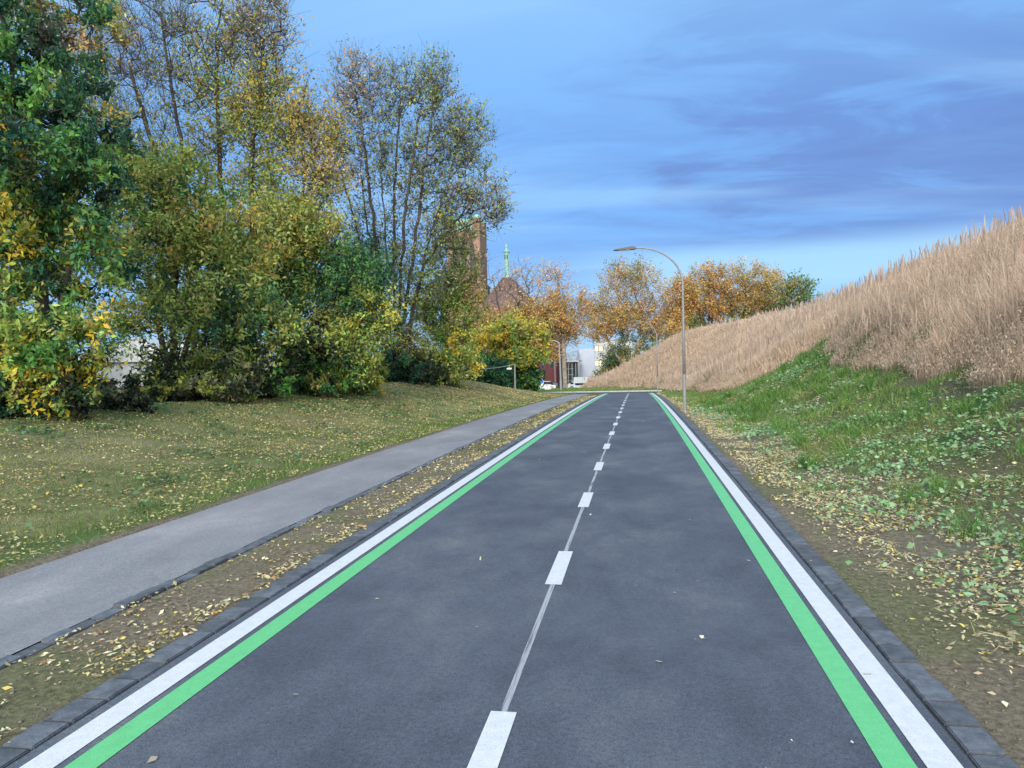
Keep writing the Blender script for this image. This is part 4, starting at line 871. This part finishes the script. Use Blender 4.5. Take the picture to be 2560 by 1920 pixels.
# dark red brick house
M_red = brick('dark_red_brick', (.14, .035, .04), (.10, .025, .03), (.10, .05, .05))
xa = at(1322, 900, 138); xb = at(1391, 900, 138); gz = float(zbase(138)); w_ = xb[0]-xa[0]
r = empty('brick_house', ((xa[0]+xb[0])/2, 138, gz)); tag(r, 'dark red brick house half hidden under the orange tree', 'house')
ht = at(1370, 872, 138)[2]-gz
b = MB(); b.box((0, 5, ht/2), (w_, 10, ht)); b.build('wall', M_red, r)
b = MB(); b.prism([(-.4, ht), (10.4, ht), (5, ht+3.4)], 0, -w_/2-.3, w_/2+.3); b.build('roof', M_tile, r)
for i in range(3):
    b = MB(); b.box((-w_/2+1.1+i*1.6, -.03, ht*.6), (.8, .1, 1.4)); o = b.build('window', M_frame, r); b = MB(); b.box((-w_/2+1.1+i*1.6, -.07, ht*.6), (.64, .05, 1.2)); b.build('pane', M_glass, o)
b = MB(); b.tube([(w_/2-.3, -.1, 0), (w_/2-.3, -.1, ht)], .07, 8); b.build('downpipe', M_grey, r)
# white marquee behind the left trees
Ym = 38.; p = at(330, 900, Ym); gz = float(hterr(p[0], Ym)); k = Ym/F*1.25
M_tent = noise_mat('marquee_fabric', [(.3, (.78, .79, .80)), (.7, (.86, .87, .88))], .8, rough=.6)
r = empty('marquee', (p[0], Ym, gz), R_(10)); tag(r, 'bright white marquee with pitched roof glimpsed through the trees on the left', 'marquee')
ev = at(330, 905, Ym)[2]-gz; rg2 = at(330, 846, Ym)[2]-gz
b = MB(); b.box((0, 3, ev/2), (4.6, 6, ev)); b.build('wall', M_tent, r)
b = MB(); b.prism([(-2.6, ev), (2.6, ev), (0.6, rg2), (.2, rg2)], 1, -.3, 6.3); b.build('roof', M_tent, r)
for xx in (-2.32, 2.32):
    b = MB(); b.tube([(xx, -.05, 0), (xx, -.05, ev)], .04, 8); b.build('pole', M_grey, r)
p = at(442, 910, Ym+1)
r = empty('marquee', (p[0], Ym+1, gz)); tag(r, 'small white tent behind the dark trunk right of the pitched marquee', 'marquee')
b = MB(); b.box((0, 1, 1.0), (1.2, 2, 2.0)); b.build('wall', M_tent, r); b = MB(); b.box((0, 1, 2.35), (1.4, 2.2, .7), taper=.15); b.build('roof', M_tent, r)
# long shed with pale eaves
p0, p1 = at(985, 890, 62), at(1100, 890, 62); gz = float(hterr(p0[0], 62)); w_ = p1[0]-p0[0]; ez = at(1040, 884, 62)[2]-gz
r = empty('shed', ((p0[0]+p1[0])/2, 62, gz)); tag(r, 'low dark shed with a pale roof edge behind the many stemmed tree', 'shed')
b = MB(); b.box((0, 1.8, ez/2), (w_, 3.4, ez)); b.build('wall', noise_mat('shed_boards', [(.3, (.05, .045, .04)), (.7, (.10, .09, .08))], 3, stretch=(8, 1, 1)), r)
b = MB(); b.box((0, 1.7, ez+.09), (w_+.5, 4.2, .18)); b.build('roof', M_pale, r)
b = MB(); b.box((0, -.1, ez*.66), (w_*.9, .08, .10)); b.build('rail', M_pale, r)

# ------------------------------------------------------------------ vehicles and street clutter
M_van = mat('white_van_paint', (.74, .75, .77), .35, spec=.6); M_tyre = mat('tyre', (.02, .02, .02), .9); M_rim = mat('rim', (.4, .4, .42), .35, .7)
def wheels(root, xs, y, rr):
    for x in xs:
        for yy in (-y, y):
            b = MB(); b.tube([(x, yy-.1, rr), (x, yy+.1, rr)], rr, 18); t = b.build('wheel', M_tyre, root, bevel=.02)
            b = MB(); s = -1 if yy < 0 else 1; b.tube([(x, yy+s*.09, rr), (x, yy+s*.11, rr)], rr*.6, 12); b.build('rim', M_rim, t)
def gz_(px, Y): p = at(px, 950, Y); return p[0], float(hterr(p[0], Y))
x, z = gz_(1452, 128); ztop = at(1455, 943, 128)[2]
r = empty('delivery_van', (x, 128, z+.0)); tag(r, 'white delivery van with a tall box body parked in front of the white building', 'van')
zb = ztop-z
b = MB(); b.prism([(-2.35, .35), (2.1, .35), (2.1, 1.15), (-.9, 1.15), (-1.0, 1.4), (-1.55, 1.38), (-2.15, .95), (-2.35, .8)], 1, -.95, .95); b.build('body', M_van, r, bevel=.05)
b = MB(); b.prism([(-1.15, 1.16), (2.1, 1.16), (2.1, zb), (-1.15, zb)], 1, -1.0, 1.0); b.build('cargo_box', M_van, r, bevel=.03)
for (xa_, xb_, z0, z1) in ((-1.75, -1.2, .98, 1.32), (-.9, .9, .80, 1.12)):
    b = MB(); b.box(((xa_+xb_)/2, -.965, (z0+z1)/2), (xb_-xa_, .03, z1-z0)); b.build('window', M_glass, r)
b = MB(); b.box((-2.33, -.6, .75), (.06, .25, .12)); b.build('headlight', mat('headlight', (.7, .7, .65), .2), r)
b = MB(); b.box((-2.33, .6, .75), (.06, .25, .12)); b.build('headlight', bpy.data.materials['headlight'], r)
wheels(r, (-1.5, 1.3), .86, .34)
def car(px, Y, paint_, label, rz=0, glassm=None):
    x, z = gz_(px, Y); r = empty('parked_car', (x, Y, z), rz); tag(r, label, 'car', 'cars parked at the far street')
    b = MB(); b.prism([(-2.1, .3), (2.1, .3), (2.12, .8), (1.95, .95), (-1.2, .95), (-1.95, .82), (-2.12, .6)], 1, -.87, .87); b.build('body', paint_, r, bevel=.06)
    b = MB(); b.prism([(-1.15, .955), (1.85, .955), (1.45, 1.42), (-.45, 1.45)], 1, -.76, .76); b.build('windows', glassm or M_glass, r, bevel=.04)
    b = MB(); b.prism([(-.42, 1.452), (1.42, 1.425), (1.38, 1.47), (-.36, 1.50)], 1, -.72, .72); b.build('roof', paint_, r)
    for yy in (-.6, .6):
        b = MB(); b.box((-2.08, yy, .68), (.08, .3, .12)); b.build('headlight', bpy.data.materials['headlight'], r)
        b = MB(); b.box((2.09, yy, .75), (.07, .28, .14)); b.build('tail_light', mat('tail_light', (.45, .03, .02), .3), r)
    wheels(r, (-1.3, 1.3), .8, .32); return r
car(1352, 104, M_van, 'white car partly hidden by the mound beside the blue round sign', R_(6))
car(1378, 116, mat('dark_car_paint', (.05, .07, .07), .3), 'dark car with greenish windows between the white cabinet and the brick house', R_(-75), mat('green_glass', (.12, .26, .24), .15))
x, z = gz_(1369.5, 82); zt = at(1369, 962, 82)[2]-z
r = empty('utility_cabinet', (x, 82, z)); tag(r, 'white cabinet standing at the end of the mound', 'cabinet')
b = MB(); b.box((0, 0, zt/2), (.66, .4, zt)); b.build('body', M_van, r, bevel=.02); b = MB(); b.box((0, 0, zt+.03), (.72, .46, .05)); b.build('lid', M_van, r, bevel=.01)
b = MB(); b.box((0, -.21, zt*.5), (.012, .02, zt*.8)); b.build('door_gap', M_frame, r)
x, z = gz_(1379, 95); z1 = at(1379, 970, 95)[2]-z
r = empty('barrier_board', (x, 95, z)); tag(r, 'small red and white barrier board right of the white cabinet', 'barrier')
b = MB(); b.box((0, 0, z1), (.42, .05, .42)); b.build('board', mat('barrier_red', (.6, .12, .1), .5), r)
b = MB(); b.box((0, -.03, z1-.02), (.42, .02, .12)); b.build('stripe', M_van, r)
b = MB(); b.box((0, 0, z1/2-.1), (.06, .06, z1-.2)); b.build('post', M_grey, r)
x, z = gz_(1353.5, 90)
r = empty('traffic_sign', (x, 90, z)); tag(r, 'post with a triangular sign above a blue round sign and a white plate', 'traffic sign')
zs = lambda py: at(1353, py, 90)[2]-z
b = MB(); b.tube([(0, .05, 0), (0, .05, zs(937))], .03, 8); b.build('post', M_grey, r)
M_rd = mat('sign_red', (.6, .05, .04), .4); M_bl = mat('sign_blue', (.03, .16, .58), .4); M_wh = mat('sign_white', (.8, .8, .8), .4)
za = zs(948); zb_ = zs(937)
b = MB(); b.prism([(-.40, zb_), (.34, zb_), (0, za)], 1, -.02, .0); o = b.build('give_way_sign', M_rd, r); b = MB(); b.prism([(-.27, zb_-.06), (.24, zb_-.06), (0, za+.14)], 1, -.026, -.021); b.build('sign_face', M_wh, o)
zc_ = zs(953.5)
b = MB(); b.box((0, 0, zc_), (.56, .03, .56)); o = b.build('round_sign', M_wh, r)
b = MB(); b.tube([(0, -.017, zc_), (0, -.03, zc_)], .26, 24); o2 = b.build('disc', M_bl, o)
b = MB(); b.box((0, 0, zs(962)), (.50, .03, .36)); b.build('plate', M_wh, r)

bpy.context.view_layer.update()
print('COUNTS', NLEAF, NST, NGR, NLF)
